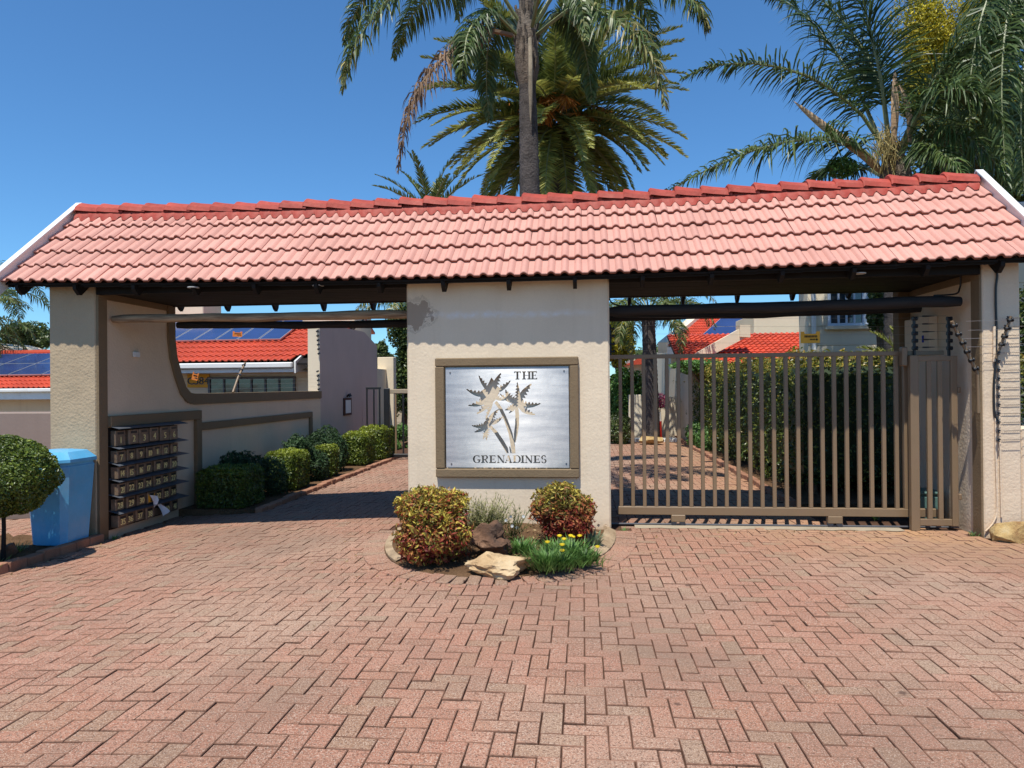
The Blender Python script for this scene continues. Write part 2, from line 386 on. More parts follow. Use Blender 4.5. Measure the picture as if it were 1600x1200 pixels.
L_queen = leafmat('queen_palm_leaf', [(0, (.035, .065, .022)), (.5, (.075, .12, .035)), (.85, (.14, .18, .05)), (1, (.34, .30, .12))], .42, .28, .3)
L_date = leafmat('date_palm_leaf', [(0, (.045, .07, .02)), (.5, (.12, .15, .035)), (1, (.36, .35, .08))], .45, .28, .3)
L_dead = leafmat('dead_frond', [(0, (.16, .09, .055)), (1, (.36, .25, .16))], .8, .2, .2)
L_box = leafmat('box_hedge_leaf', [(0, (.035, .06, .012)), (.5, (.10, .15, .02)), (1, (.26, .30, .03))], .4, .3, .5)
L_dark = leafmat('dark_shrub_leaf', [(0, (.015, .035, .016)), (.6, (.04, .08, .03)), (1, (.10, .16, .06))], .5, .2, .25)
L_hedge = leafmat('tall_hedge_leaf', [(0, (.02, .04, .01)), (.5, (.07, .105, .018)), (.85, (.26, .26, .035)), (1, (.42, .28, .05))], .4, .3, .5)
L_nand = leafmat('nandina_leaf', [(0, (.16, .02, .018)), (.2, (.36, .07, .035)), (.38, (.46, .20, .07)), (.5, (.20, .13, .035)), (.62, (.13, .15, .03)), (.8, (.50, .38, .07)), (1, (.66, .54, .10))], .5, .3, .3, .2)
L_gold = leafmat('golden_conifer_leaf', [(0, (.20, .19, .02)), (.5, (.50, .42, .03)), (1, (.80, .66, .06))], .5, .35, .3)
L_tree = leafmat('tree_leaf', [(0, (.04, .065, .015)), (.6, (.09, .13, .03)), (1, (.2, .24, .06))], .4, .3, .5)
L_gaz = leafmat('gazania_leaf', [(0, (.05, .12, .03)), (.6, (.12, .25, .05)), (1, (.22, .36, .10))], .45, .3, .4)
L_feather = leafmat('feathery_leaf', [(0, (.16, .17, .06)), (.5, (.28, .28, .11)), (1, (.42, .38, .20))], .6, .3, .3)
L_yflower = leafmat('yellow_petal', [(0, (.75, .55, .02)), (1, (.85, .68, .03))], .5, .3, .3)
L_wflower = leafmat('white_petal', [(0, (.8, .8, .78)), (1, (.85, .85, .83))], .5, .3, .3)
L_pflower = leafmat('pink_petal', [(0, (.55, .06, .15)), (1, (.8, .3, .45))], .5, .3, .3)
L_fruit = leafmat('date_stalk', [(0, (.40, .12, .02)), (1, (.62, .28, .05))], .5, .2, .3)
L_stalk = leafmat('flower_stalk', [(0, (.40, .30, .12)), (1, (.62, .52, .22))], .6, .3, .3)
L_spathe = logmat('woody_spathe', (.30, .17, .08), (.62, .42, .24))
L_petiole = surf('palm_petiole', (.20, .22, .10), .2, 5, .1, 40, .5, 0, spec=.4)
L_boot = surf('palm_boot', (.17, .135, .105), .35, 7, .3, 60, .9, 1, 40, .02, .2)

# ------------------------------------------------------------------ glyphs (built-in font turned into meshes once)
GLY = {}
def build_glyphs(chars):
    objs = []
    for ch in chars:
        c = bpy.data.curves.new('glyph', 'FONT'); c.body = ch; c.size = 1; c.resolution_u = 2
        o = bpy.data.objects.new('glyph', c); col.objects.link(o); objs.append((ch, o, c))
    dg = bpy.context.evaluated_depsgraph_get(); dg.update()
    for ch, o, c in objs:
        me = o.evaluated_get(dg).to_mesh()
        V = np.array([v.co[:] for v in me.vertices]); Fc = [tuple(p.vertices) for p in me.polygons]
        w0 = V[:, 0].min(); GLY[ch] = (V - [w0, 0, 0], Fc, V[:, 0].max()-w0)
        o.evaluated_get(dg).to_mesh_clear()
    for ch, o, c in objs:
        bpy.data.objects.remove(o); bpy.data.curves.remove(c)
build_glyphs('0123456789C')
def text_into(mb, s, org, xdir, zdir, size, bold=0.0, gap=.08):
    """flat glyphs, laid along xdir/zdir from org (centre bottom)"""
    tot = sum(GLY[c][2] for c in s)+gap*(len(s)-1); x = -tot/2
    for c in s:
        V, Fc, wd = GLY[c]
        for dx in ((0,) if bold == 0 else (-bold, 0, bold)):
            P = [Vector(org)+Vector(xdir)*((x+v[0]+dx)*size)+Vector(zdir)*(v[1]*size)+Vector(xdir).cross(Vector(zdir))*(dx*.004) for v in V]
            mb.add(P, Fc)
        x += wd+gap

# ================================================================== GROUND
xs = np.concatenate([[-600, -200, -80, -40], np.linspace(-25, 25, 101), [40, 80, 200, 600]])
ys = np.array([-600, -100, -20, 0, 2, 5, 10, 20, 40, 80, 200, 700.])
XX, YY = np.meshgrid(xs, ys); ZZ = np.maximum(gzv(XX), -1.2) - .12
V = np.stack([XX.ravel(), YY.ravel(), ZZ.ravel()], 1); nx = len(xs)
Fc = np.array([(j*nx+i, j*nx+i+1, (j+1)*nx+i+1, (j+1)*nx+i) for j in range(len(ys)-1) for i in range(nx-1)])
put('ground', mesh_np('ground', V, Fc, M_ground), kind='structure')
# sand bed that carries the pavers
xs = np.linspace(-14, 12, 105); ys = np.array([.3, 4, 8, 14, 24.])
XX, YY = np.meshgrid(xs, ys); ZZ = gzv(XX)-.013; nx = len(xs)
V = np.stack([XX.ravel(), YY.ravel(), ZZ.ravel()], 1)
Fc = np.array([(j*nx+i, j*nx+i+1, (j+1)*nx+i+1, (j+1)*nx+i) for j in range(len(ys)-1) for i in range(nx-1)])
drive = put('driveway', mesh_np('driveway', V, Fc, M_sand), kind='structure')

BC = (-.82, 7.38); BA, BB = 1.13, 1.80           # flower bed half ellipse (super-ellipse)
def bed_r(x, y):
    return (abs((x-BC[0])/BA)**2.3+abs((y-BC[1])/BB)**2.3)**(1/2.3) if y < BC[1] else (0 if abs(x-BC[0]) < BA else 9)
def in_paving(x, y):
    if y < .4: return False
    if y < 7.72:
        if -6.65 < x < -5.36 and y > 3.0: return False
        if y > 7.3 and -1.9 < x < .32: return False
        ex = (abs((x-BC[0])/(BA+.155))**2.3+abs((y-BC[1])/(BB+.155))**2.3)**(1/2.3)
        if ex < 1: return False
        if x > 3.86 and y > 7.3: return False
        return -13 < x < 9.5
    if -4.3 < x < -1.85: return y < 22
    if .27 < x < 2.6: return y < 22 and not (7.72 < y < 7.86)
    if x < -6.0: return y < 9.3 and x > -13
    return -5.36 < x <= -4.3 and y < 8.95
L2, W2 = .2, .1
bricks = []
for i in range(-135, 100):
    for j in range(4, 224):
        k = (i-j) % 4
        if k == 0: cx, cy, a = (i+1)*W2, (j+.5)*W2, 0
        elif k == 3: cx, cy, a = (i+.5)*W2, (j+1)*W2, 1
        else: continue
        if in_paving(cx, cy):
            dx = cx*math.cos(YAW)+cy*math.sin(YAW); dd = -cx*math.sin(YAW)+cy*math.cos(YAW)
            if dd < .6 or abs(dx/dd) > .95: continue
            bricks.append((cx, cy, a, dd, abs(dx/dd)))
vis = sorted([b for b in bricks if b[4] < .735 and 1100*1.53/b[3] < 610], key=lambda b: b[3])
near = set((b[0], b[1]) for b in vis[:296])
def paver_geo(cx, cy, a, org=False):
    l, h = (L2/2-.0015, W2/2-.0015)
    hx, hy = (l, h) if a == 0 else (h, l)
    hx -= random.random()*.0012; hy -= random.random()*.0012
    c = .0036; dz = random.gauss(0, .0018); tx = random.gauss(0, .010); ty = random.gauss(0, .010); rz = random.gauss(0, .008)
    z0 = gz(cx)
    V = []
    for (ex, ey, z) in ((hx-c, hy-c, 0), (hx, hy, -c), (hx, hy, -.05)):
        for sx, sy in ((-1, -1), (1, -1), (1, 1), (-1, 1)):
            x = sx*ex+random.gauss(0, .0005); y = sy*ey+random.gauss(0, .0005)
            X = x*math.cos(rz)-y*math.sin(rz); Y = x*math.sin(rz)+y*math.cos(rz)
            zz = z+dz+tx*x+ty*y
            wx = cx+X
            if org: V.append((X, Y, zz+gz(wx)-z0))
            else: V.append((wx, cy+Y, zz+gz(wx)))
    return V
PF = [(0, 1, 2, 3)]+[(k, k+4, (k+1) % 4+4, (k+1) % 4) for k in range(4)]+[(k+4, k+8, (k+1) % 4+8, (k+1) % 4+4) for k in range(4)]
PFa = np.array(PF); allV = []; allT = []
n = 0
for (cx, cy, a, dd, rr) in bricks:
    if (cx, cy) in near:
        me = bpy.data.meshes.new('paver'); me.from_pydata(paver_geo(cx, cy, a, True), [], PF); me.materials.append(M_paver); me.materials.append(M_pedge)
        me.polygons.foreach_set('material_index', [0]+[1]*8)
        put('paver', me, drive, (cx, cy, gz(cx)))
    else:
        allV += paver_geo(cx, cy, a); allT += [random.random()]*9; n += 1
FF = (PFa[None]+(np.arange(n)*12)[:, None, None]).reshape(-1, 4)
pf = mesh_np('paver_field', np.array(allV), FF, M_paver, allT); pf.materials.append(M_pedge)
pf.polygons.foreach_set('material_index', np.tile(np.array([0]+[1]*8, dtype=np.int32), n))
put('paver_field', pf, drive, kind='stuff')

# ================================================================== GATEHOUSE
GX0, GX1 = -6.33, 4.42
YF, YB = 7.38, 8.9
def sag(x): return .075*((x+.95)/5.4)**2
gate_house = empty('gatehouse', (-.9, 8.1, 0), 'cream plastered entrance gatehouse with faded pink tiled roof spanning both driveways', 'gatehouse')
G = gate_house
def blk(name, x0, x1, y0, y1, z0, z1, mat, b=.012, label=None, parent=G):
    return MB().box(x0, x1, y0, y1, z0, z1, b).put(name, mat, parent, label=label)
blk('pillar', -1.864, .286, YF, YB, -.15, 2.74, M_cream, .018, 'wide central cream pillar')
blk('pillar', -5.98, -5.415, YF, 8.85, -.45, 2.78, M_tan, .015, 'tan textured pillar')
blk('pillar', 3.935, 4.29, YF, 9.05, -.15, 2.78, M_cream2, .015, 'narrow cream pillar')
# inner faces of the outer pillars: painted panels with taupe bands
def side_wall_left():
    X0, X1 = -5.413, -5.40
    # cream plastered sheet with the curved cut out, running into the low garden wall
    prof = [(7.53, -.45), (14.1, -.45), (14.1, 1.32), (9.25, 1.32), (9.12, 1.36), (9.0, 1.48), (8.86, 1.75), (8.74, 2.1), (8.70, 2.66), (7.53, 2.66)]
    MB().prism([(y, z) for y, z in prof], 'x', -5.65, -5.40).put('side_wall', M_cream2, G)
    # taupe bands, standing 12 mm proud
    b = MB()
    outer = [(7.385, -.45), (7.53, -.45), (7.53, 2.55), (7.385, 2.55)]
    b.prism(outer, 'x', -5.414, -5.386)
    b.put('plaster_band', M_taupe, G)
    b = MB(); b.box(-5.414, -5.386, 7.385, 8.70, 2.55, 2.655, .004); b.put('plaster_band', M_taupe, G)
    # curved band : column then sweep then coping
    cl = [(8.79, 2.655), (8.79, 2.2), (8.83, 1.95), (8.93, 1.72), (9.06, 1.50), (9.2, 1.405), (9.35, 1.385), (14.12, 1.385)]
    th = .075; V = []; Fc = []
    for i, (y, z) in enumerate(cl):
        a = cl[max(i-1, 0)]; c = cl[min(i+1, len(cl)-1)]
        ty, tz = c[0]-a[0], c[1]-a[1]; l = math.hypot(ty, tz); ny, nz = -tz/l, ty/l
        for s, X in ((-1, -5.70), (1, -5.70), (1, -5.372), (-1, -5.372)):
            V.append((X, y+ny*th*s, z+nz*th*s))
    for i in range(len(cl)-1):
        for k in range(4):
            Fc.append((i*4+k, i*4+(k+1) % 4, i*4+4+(k+1) % 4, i*4+4+k))
    Fc += [(0, 1, 2, 3), tuple(range(len(V)-4, len(V)))]
    b = MB(); b.add(V, Fc); b.put('plaster_band', M_taupe, G)
    # frame round the mailboxes
    b = MB(); b.box(-5.401, -5.345, 7.53, 9.46, 1.10, 1.225, .006); b.put('plaster_band', M_taupe, G)
    b = MB(); b.box(-5.401, -5.345, 9.33, 9.46, -.3, 1.098, .006); b.put('plaster_band', M_taupe, G)
    b = MB(); b.box(-5.401, -5.36, 9.462, 13.6, .94, 1.05, .006); b.put('plaster_band', M_taupe, G)
    b = MB(); b.box(-5.401, -5.36, 13.48, 13.6, .0, .938, .006); b.put('plaster_band', M_taupe, G)
side_wall_left()
b = MB(); b.box(3.915, 3.936, 7.385, 7.545, -.1, 2.55, .004); b.put('plaster_band', M_taupe, G)
b = MB(); b.box(3.915, 3.936, 7.385, 8.9, 2.55, 2.655, .004); b.put('plaster_band', M_taupe, G)
b = MB(); b.box(3.80, 3.936, 8.90, 9.06, -.1, 2.655, .006); b.put('plaster_band', M_taupe, G)

# roof geometry
EY, EZ = 7.13, 2.635; TH = R(40.4); RY = 0
RZ = EZ+1.585*math.sin(TH)+.025; RY = EY+1.585*math.cos(TH)
BEY, BEZ = 9.32, 2.70
NT = 39; TW = (GX1-GX0)/NT; GA = .312
def tile_mesh(mat, L=.36, W=TW, segs=7, name='roof_tile'):
    prof = []
    w2 = W/2
    for r_ in range(2):
        x0 = -W/2+r_*w2
        prof += [(x0, .004), (x0+.004, 0), (x0+w2*.42, 0)]
        for s in range(1, segs):
            u = s/segs; prof.append((x0+w2*(.42+.58*u), .030*math.sin(math.pi*u)**.8))
    prof.append((W/2, .004))
    n = len(prof); V = []; t = .024
    for (y, dz) in ((-.0, .034), (.006, .037), (L, .0)):
        for x, z in prof: V.append((x, y, z+dz-(.004 if y == 0 else 0)))
    for x, z in prof: V.append((x, 0, z+.034-t))
    for x, z in prof: V.append((x, L, z-t))
    Fc = []
    for i in range(n-1):
        Fc.append((i, i+1, n+i+1, n+i)); Fc.append((n+i, n+i+1, 2*n+i+1, 2*n+i)); Fc.append((3*n+i, 3*n+i+1, i+1, i)); Fc.append((3*n+i+1, 3*n+i, 4*n+i, 4*n+i+1))
    for e in (0, n-1): Fc.append((3*n+e, e, n+e, 2*n+e, 4*n+e))
    me = bpy.data.meshes.new(name); me.from_pydata(V, [], Fc); me.materials.append(mat)
    if mat is M_tile:                       # lower edges get a darker red-brown
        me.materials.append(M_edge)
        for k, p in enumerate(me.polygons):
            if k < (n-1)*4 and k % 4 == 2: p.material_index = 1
    me.polygons.foreach_set('use_smooth', np.ones(len(me.polygons), dtype=bool)); me.set_sharp_from_angle(angle=R(35))
    return me
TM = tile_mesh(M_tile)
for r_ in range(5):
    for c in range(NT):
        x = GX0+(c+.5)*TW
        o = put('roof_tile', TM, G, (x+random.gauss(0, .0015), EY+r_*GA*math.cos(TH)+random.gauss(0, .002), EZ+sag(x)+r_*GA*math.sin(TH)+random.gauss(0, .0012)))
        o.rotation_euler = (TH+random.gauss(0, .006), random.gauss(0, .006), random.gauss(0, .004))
# back slope: joined
def joined_tiles(name, mat, P0, xd, upd, ncol, nrow, W, gauge, parent, sagf=None, kind='stuff'):
    me = tile_mesh(mat, gauge*1.12, W, 5); V0 = np.array([v.co[:] for v in me.vertices]); F0 = [tuple(p.vertices) for p in me.polygons]
    bpy.data.meshes.remove(me)
    xd = Vector(xd).normalized(); upd = Vector(upd).normalized(); nd = xd.cross(upd)
    B = np.array([xd[:], upd[:], nd[:]]); mb = MB()
    for r_ in range(nrow):
        for c in range(ncol):
            o = Vector(P0)+xd*((c+.5)*W)+upd*(r_*gauge)
            if sagf: o.z += sagf(o.x)
            mb.add((V0@B+np.array(o[:])), F0, random.random())
    m = bpy.data.meshes.new(name); m.from_pydata(mb.v, [], mb.f); a = m.attributes.new('tint', 'FLOAT', 'FACE'); a.data.foreach_set('value', mb.t)
    m.materials.append(mat); m.polygons.foreach_set('use_smooth', np.ones(len(m.polygons), dtype=bool)); m.set_sharp_from_angle(angle=R(35))
    return put(name, m, parent, kind=kind)
bl = math.hypot(RY-BEY, RZ-BEZ)
joined_tiles('roof_tile_back_slope', M_tile2, (GX1, BEY, BEZ), (-1, 0, 0), (0, RY-BEY, RZ-BEZ), NT, 5, TW, bl/4.9, G, sag)
# ridge caps
RP = .30; nr = int((GX1-GX0-.1)/RP)+1; RPx = (GX1-GX0-.12)/nr
def ridge_cap():
    prof = [(-.155, -.01), (-.135, .045), (-.075, .092), (-.03, .108), (.03, .108), (.075, .092), (.135, .045), (.155, -.01)]
    V = []; Fc = []; n = len(prof)
    for (x, sc, dz) in ((-RPx/2-.03, 1.02, .004), (-RPx/2-.012, 1.05, .017), (-RPx/2+.10, 1.0, .006), (RPx/2+.02, .95, -.007)):
        for y, z in prof: V.append((x, y*sc, z*sc+dz-.046))
    for i in range(3):
        for k in range(n-1): Fc.append((i*n+k, i*n+k+1, (i+1)*n+k+1, (i+1)*n+k))
    Fc.append(tuple(range(n)))
    me = bpy.data.meshes.new('ridge_tile'); me.from_pydata(V, [], Fc); me.materials.append(M_ridge)
    me.polygons.foreach_set('use_smooth', np.ones(len(me.polygons), dtype=bool)); me.set_sharp_from_angle(angle=R(24))
    return me
RM = ridge_cap()
for i in range(nr):
    x = GX0+.06+(i+.5)*RPx
    o = put('ridge_tile', RM, G, (x, RY+.02+random.gauss(0, .003), RZ+.045+sag(x)+random.gauss(0, .004))); o.rotation_euler = (random.gauss(0, .03), random.gauss(0, .012)+.02, random.gauss(0, .02))
# painted mortar bedding under the caps, wavy lower edge
for sgn in (-1, 1):
    V = []; Fc = []; N_ = 420
    for i in range(N_+1):
        x = GX0+.05+(GX1-GX0-.1)*i/N_; ph = ((x-GX0) % (TW/2))/(TW/2)
        wave = max(0, math.sin(math.pi*(ph-.42)/.58)) if ph > .42 else 0
        d0, d1 = .10, .225-.045*wave+.008*math.sin(x*7)+.004*math.sin(x*31)
        for d, hgt in ((d0, .085), (d1-.02, .058+.018*wave), (d1, .016+.03*wave)):
            y = RY+sgn*d*math.cos(TH)*1.0; z = RZ-d*math.sin(TH)+hgt/math.cos(TH)*.8+sag(x)
            V.append((x, y, z))
    for i in range(N_):
        for k in range(2): Fc.append((i*3+k, i*3+3+k, i*3+4+k, i*3+1+k))
    me = bpy.data.meshes.new('ridge_mortar'); me.from_pydata(V, [], Fc); me.materials.append(M_ridge); me.polygons.foreach_set('use_smooth', np.ones(len(me.polygons), dtype=bool))
    put('ridge_mortar', me, G)
# barge boards (white) both gables, verge cover
for X, nm in ((GX0-.04, 0), (GX1+.005, 1)):
    s = sag(X)
    def slp(o1, o2):
        return [(EY-.07, EZ-.02+s+o1), (RY+.02, RZ+.03+s+o1), (BEY+.05, BEZ+s+o1), (BEY+.05, BEZ+s+o2), (RY+.02, RZ+.03+s+o2), (EY-.07, EZ-.02+s+o2)]
    b = MB(); b.prism(slp(.095, -.17), 'x', X, X+.025); b.box(X-.012, X+.05, EY-.075, EY-.06, EZ-.20+s, EZ+.07+s); b.put('barge_board', M_white, G)
    # angle flashing on top
    b = MB(); b.prism(slp(.115, .098), 'x', X-.02, X+.06); b.put('verge_flashing', M_white, G)
# rafters
x = -.745-.68*8
while x < 4.3:
    if x > GX0+.1:
        s = sag(x)
        b = MB()
        poly = [(EY+.03, EZ-.03), (RY, RZ-.06), (BEY-.03, BEZ-.03), (BEY-.05, BEZ-.13), (BEY-.11, BEZ-.155), (RY, RZ-.22), (EY+.16, EZ-.13), (EY+.11, EZ-.125), (EY+.08, EZ-.09)]
        # split at ridge to stay convex
        f = [(EY+.03, EZ-.02), (RY, RZ-.06), (RY, RZ-.22), (EY+.13, EZ-.115), (EY+.10, EZ-.12), (EY+.035, EZ-.06)]
        k = [(RY, RZ-.06), (BEY-.03, BEZ-.02), (BEY-.05, BEZ-.10), (BEY-.09, BEZ-.155), (BEY-.14, BEZ-.13), (RY, RZ-.22)]
        b.prism([(p[0], p[1]+s) for p in f], 'x', x-.02, x+.02); b.prism([(p[0], p[1]+s) for p in k], 'x', x-.02, x+.02)
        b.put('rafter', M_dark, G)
    x += .68
# dark boarding under the tiles + flat dark ceiling + fascia battens
b = MB(); NS = 24
for i in range(NS):
    xa = GX0+.01+(GX1-GX0-.015)*i/NS; xb_ = GX0+.01+(GX1-GX0-.015)*(i+1)/NS; g_ = sag((xa+xb_)/2)
    b.prism([(EY+.04, EZ+.005+g_), (RY, RZ-.04+g_), (RY, RZ-.055+g_), (EY+.04, EZ-.012+g_)], 'x', xa, xb_)
    b.prism([(RY, RZ-.04+g_), (BEY-.10, BEZ+.045+g_), (BEY-.10, BEZ+.03+g_), (RY, RZ-.055+g_)], 'x', xa, xb_)
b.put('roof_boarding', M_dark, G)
b = MB()
for i in range(NS):
    xa = GX0+.01+(GX1-GX0-.015)*i/NS; xb_ = GX0+.01+(GX1-GX0-.015)*(i+1)/NS; g_ = sag((xa+xb_)/2)
    b.prism([(EY+.075, EZ-.030+g_), (EY+.095, EZ-.030+g_), (EY+.095, EZ+.035+g_), (EY+.075, EZ+.02+g_)], 'x', xa, xb_)
b.put('eave_batten', M_dark, G)
for (a, c) in ((-5.40, -1.866), (.288, 3.915)):
    for k, yy in enumerate(np.arange(7.44, 8.8, .142)):
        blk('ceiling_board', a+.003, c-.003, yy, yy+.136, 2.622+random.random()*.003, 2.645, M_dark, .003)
    blk('lintel', a+.002, c-.002, 7.36, 7.43, 2.59, 2.78, M_dark, .004)
    blk('lintel', a+.002, c-.002, 8.80, 8.88, 2.615, 2.76, M_dark, .004)
for (px, py) in ((302, 449), (497, 446), (1112, 436), (1343, 427)):
    p = ray(px, py); t = (2.618-CAM_H)/p.z; P = Vector((0, 0, CAM_H))+p*t
    b = MB(); b.tube([(P.x, P.y, 2.612), (P.x, P.y, 2.621)], .06, 20); b.put('downlight', M_lamp, G, smooth=True)
# log beams
def log(name, a, c, r, mat, label):
    pts = []; n = 26
    rs = []
    for i in range(n+1):
        t = i/n; p = Vector(a).lerp(Vector(c), t); p.z += .005*math.sin(t*9)+.003*math.sin(t*23); p.y += .01*math.sin(t*7+1)
        pts.append(p); rs.append(r*(1+.05*math.sin(t*17)+.03*math.sin(t*41)+.08*(t-.5)))
    rs[0] *= .85; rs[-1] *= .85
    b = MB(); b.tube(pts, rs, 14); b.put(name, mat, G, smooth=True, label=label)
log('log_beam', (-5.36, 7.585, 2.335), (-1.87, 7.585, 2.325), .048, M_log, 'weathered brown log')
log('log_beam', (-5.10, 8.45, 2.335), (-1.87, 8.45, 2.295), .047, M_logd, 'black log')
log('log_beam', (.29, 7.62, 2.318), (3.84, 7.58, 2.35), .056, M_logd, 'thick black log')
log('log_beam', (.29, 8.45, 2.325), (3.85, 8.45, 2.37), .047, M_logd, 'black log')
# moulded frame round the sign
def WF(px, py): return WY(px, py, YF)
a = WF(681, 560); c = WF(905.5, 746)
fx0, fx1, fz0, fz1 = a.x, c.x, c.z, a.z
pa = WF(695.5, 573); pc = WF(891.5, 732)
ix0, ix1, iz0, iz1 = pa.x, pc.x, pc.z, pa.z
b = MB(); y0, y1 = YF-.055, YF+.004
b.box(fx0, fx1, y0, y1, iz1, fz1, .01); b.put('sign_surround', M_taupe, G)
b = MB(); b.box(fx0, fx1, y0, y1, fz0, iz0, .01); b.put('sign_surround', M_taupe, G)
b = MB(); b.box(fx0, ix0, y0, y1, iz0+.001, iz1-.001, .01); b.put('sign_surround', M_taupe, G)
b = MB(); b.box(ix1, fx1, y0, y1, iz0+.001, iz1-.001, .01); b.put('sign_surround', M_taupe, G)

# ------------------------------------------------------------------ steel sign, letters and palms cut right through
def make_sign():
    m0, m1 = ix0+.012, ix1-.012; z0, z1 = iz0+.012, iz1-.012
    W, H = m1-m0, z1-z0; NXg = 520; NZg = int(NXg*H/W)
    gx = (np.arange(NXg)+.5)/NXg*1210+105; gy = (np.arange(NZg)+.5)/NZg*985+90   # traced-picture units
    GX, GY = np.meshgrid(gx, gy); cut = np.zeros_like(GX, dtype=bool)
    def poly(pts):
        nonlocal cut
        ins = np.zeros_like(cut); n = len(pts)
        for i in range(n):
            x1, y1 = pts[i]; x2, y2 = pts[(i+1) % n]
            if y1 == y2: continue
            c_ = ((y1 > GY) != (y2 > GY)) & (GX < (x2-x1)*(GY-y1)/(y2-y1)+x1); ins ^= c_
        cut |= ins
    def strip(pts, ws):
        L_, R_ = [], []
        for i, p in enumerate(pts):
            a = pts[max(i-1, 0)]; c_ = pts[min(i+1, len(pts)-1)]; tx, ty = c_[0]-a[0], c_[1]-a[1]; l = math.hypot(tx, ty)
            L_.append((p[0]-ty/l*ws[i]/2, p[1]+tx/l*ws[i]/2)); R_.append((p[0]+ty/l*ws[i]/2, p[1]-tx/l*ws[i]/2))
        poly(L_+R_[::-1])
    def leaf(b0, tip, bend, wd, teeth=6):
        # a broad arching leaf: smooth back, torn lower edge
        bx, by = b0; tx, ty = tip; dx, dy = tx-bx, ty-by; l = math.hypot(dx, dy); nx_, ny_ = -dy/l, dx/l
        up_, lo = [], []
        n = 14
        for i in range(n+1):
            t = i/n; cx = bx+dx*t+nx_*bend*math.sin(math.pi*t); cy = by+dy*t+ny_*bend*math.sin(math.pi*t)
            w_ = 1.3*wd*(math.sin(math.pi*min(1, t*.85+.15))**.7)*(1-t*.35)
            if t > .97: w_ = 0
            up_.append((cx+nx_*w_*.35*(1 if bend >= 0 else -1), cy+ny_*w_*.35*(1 if bend >= 0 else -1)))
            tooth = (1.0 if i % 2 else .35) if t > .25 else 1
            lo.append((cx-nx_*w_*.75*tooth*(1 if bend >= 0 else -1)-dx/l*0, cy-ny_*w_*.75*tooth*(1 if bend >= 0 else -1)))
        poly(up_+lo[::-1])
    # crown 1
    poly([(520, 270), (560, 190), (600, 240), (620, 300), (640, 330), (610, 400), (560, 450), (500, 440), (450, 400), (450, 330), (490, 300)])
    for tp, bd, wd in (((433, 168), 14, 46), ((655, 145), -10, 60), ((752, 222), 18, 50), ((306, 303), 34, 56), ((325, 467), 40, 62), ((410, 552), 30, 60), ((505, 590), 14, 46), ((700, 415), 20, 46)):
        leaf((565, 345), tp, -bd if tp[0] < 560 else bd, wd)
    # crown 2
    poly([(775, 400), (815, 380), (860, 400), (870, 450), (850, 480), (800, 490), (770, 450)])
    for tp, bd, wd in (((815, 235), 8, 40), ((955, 252), -12, 62), ((1045, 450), 26, 54), ((990, 562), 26, 56), ((695, 310), -26, 62), ((640, 350), -20, 40), ((690, 515), -12, 46), ((730, 545), -8, 40)):
        leaf((815, 440), tp, bd, wd)
    # crown 3
    poly([(490, 620), (530, 600), (560, 640), (540, 680), (500, 690)])
    for tp, bd, wd in (((358, 662), -20, 40), ((385, 728), -18, 42), ((472, 800), -8, 42), ((505, 810), 5, 40), ((632, 500), -12, 48), ((668, 580), 16, 46), ((505, 560), 5, 30)):
        leaf((520, 645), tp, bd, wd)
    strip([(600, 430), (650, 500), (700, 610), (745, 740), (765, 850), (775, 935)], [30, 32, 34, 38, 42, 36])
    strip([(805, 470), (812, 560), (810, 650), (795, 750), (785, 830)], [34, 36, 38, 36, 16])
    strip([(545, 670), (600, 730), (660, 820), (700, 890), (715, 935)], [28, 34, 38, 38, 20])
    strip([(735, 870), (742, 905), (748, 935)], [10, 14, 12])
    # serif lettering
    def rect(x0, y0, x1, y1): poly([(x0, y0), (x1, y0), (x1, y1), (x0, y1)])
    tk, tn = 19, 9
    def I(x, y, h, w_=tk): rect(x-w_/2, y, x+w_/2, y+h); rect(x-w_/2-9, y, x+w_/2+9, y+tn); rect(x-w_/2-9, y+h-tn, x+w_/2+9, y+h)
    def arc(cx, cy, rx, ry, a0, a1, t0, t1):
        pts, ws = [], []
        for i in range(25):
            a = R(a0+(a1-a0)*i/24); pts.append((cx+rx*math.cos(a), cy+ry*math.sin(a))); ws.append(t0+(t1-t0)*abs(math.cos(a))**1.5)
        strip(pts, ws)
    def E(x, y, h):
        I(x, y, h); rect(x, y, x+44, y+tn); rect(x, y+h-tn, x+46, y+h); rect(x, y+h/2-2, x+30, y+h/2+3)
        poly([(x+44, y), (x+44, y+20), (x+34, y+tn)]); poly([(x+46, y+h), (x+46, y+h-22), (x+36, y+h-tn)]); rect(x+27, y+h/2-10, x+31, y+h/2+10)
    def Tt(x, y, h): I(x, y, h); rect(x-33, y, x+33, y+tn); poly([(x-33, y), (x-33, y+20), (x-24, y+tn)]); poly([(x+33, y), (x+33, y+20), (x+24, y+tn)])
    def Hh(x, y, h): I(x, y, h); I(x+50, y, h); rect(x, y+h/2-2, x+50, y+h/2+3)
    def Rr(x, y, h):
        I(x, y, h); rect(x, y, x+24, y+tn); rect(x, y+h*.5, x+24, y+h*.5+tn); arc(x+22, y+h*.26, 20, h*.25, -90, 90, 5, 16); strip([(x+22, y+h*.52), (x+38, y+h*.9), (x+50, y+h-2)], [10, 15, 6])
    def Nn(x, y, h):
        rect(x-2, y, x+3, y+h); rect(x+50, y, x+55, y+h); strip([(x-2, y+2), (x+53, y+h-1)], [16, 16]); rect(x-12, y, x+8, y+tn); rect(x-11, y+h-tn, x+12, y+h); rect(x+42, y, x+64, y+tn)
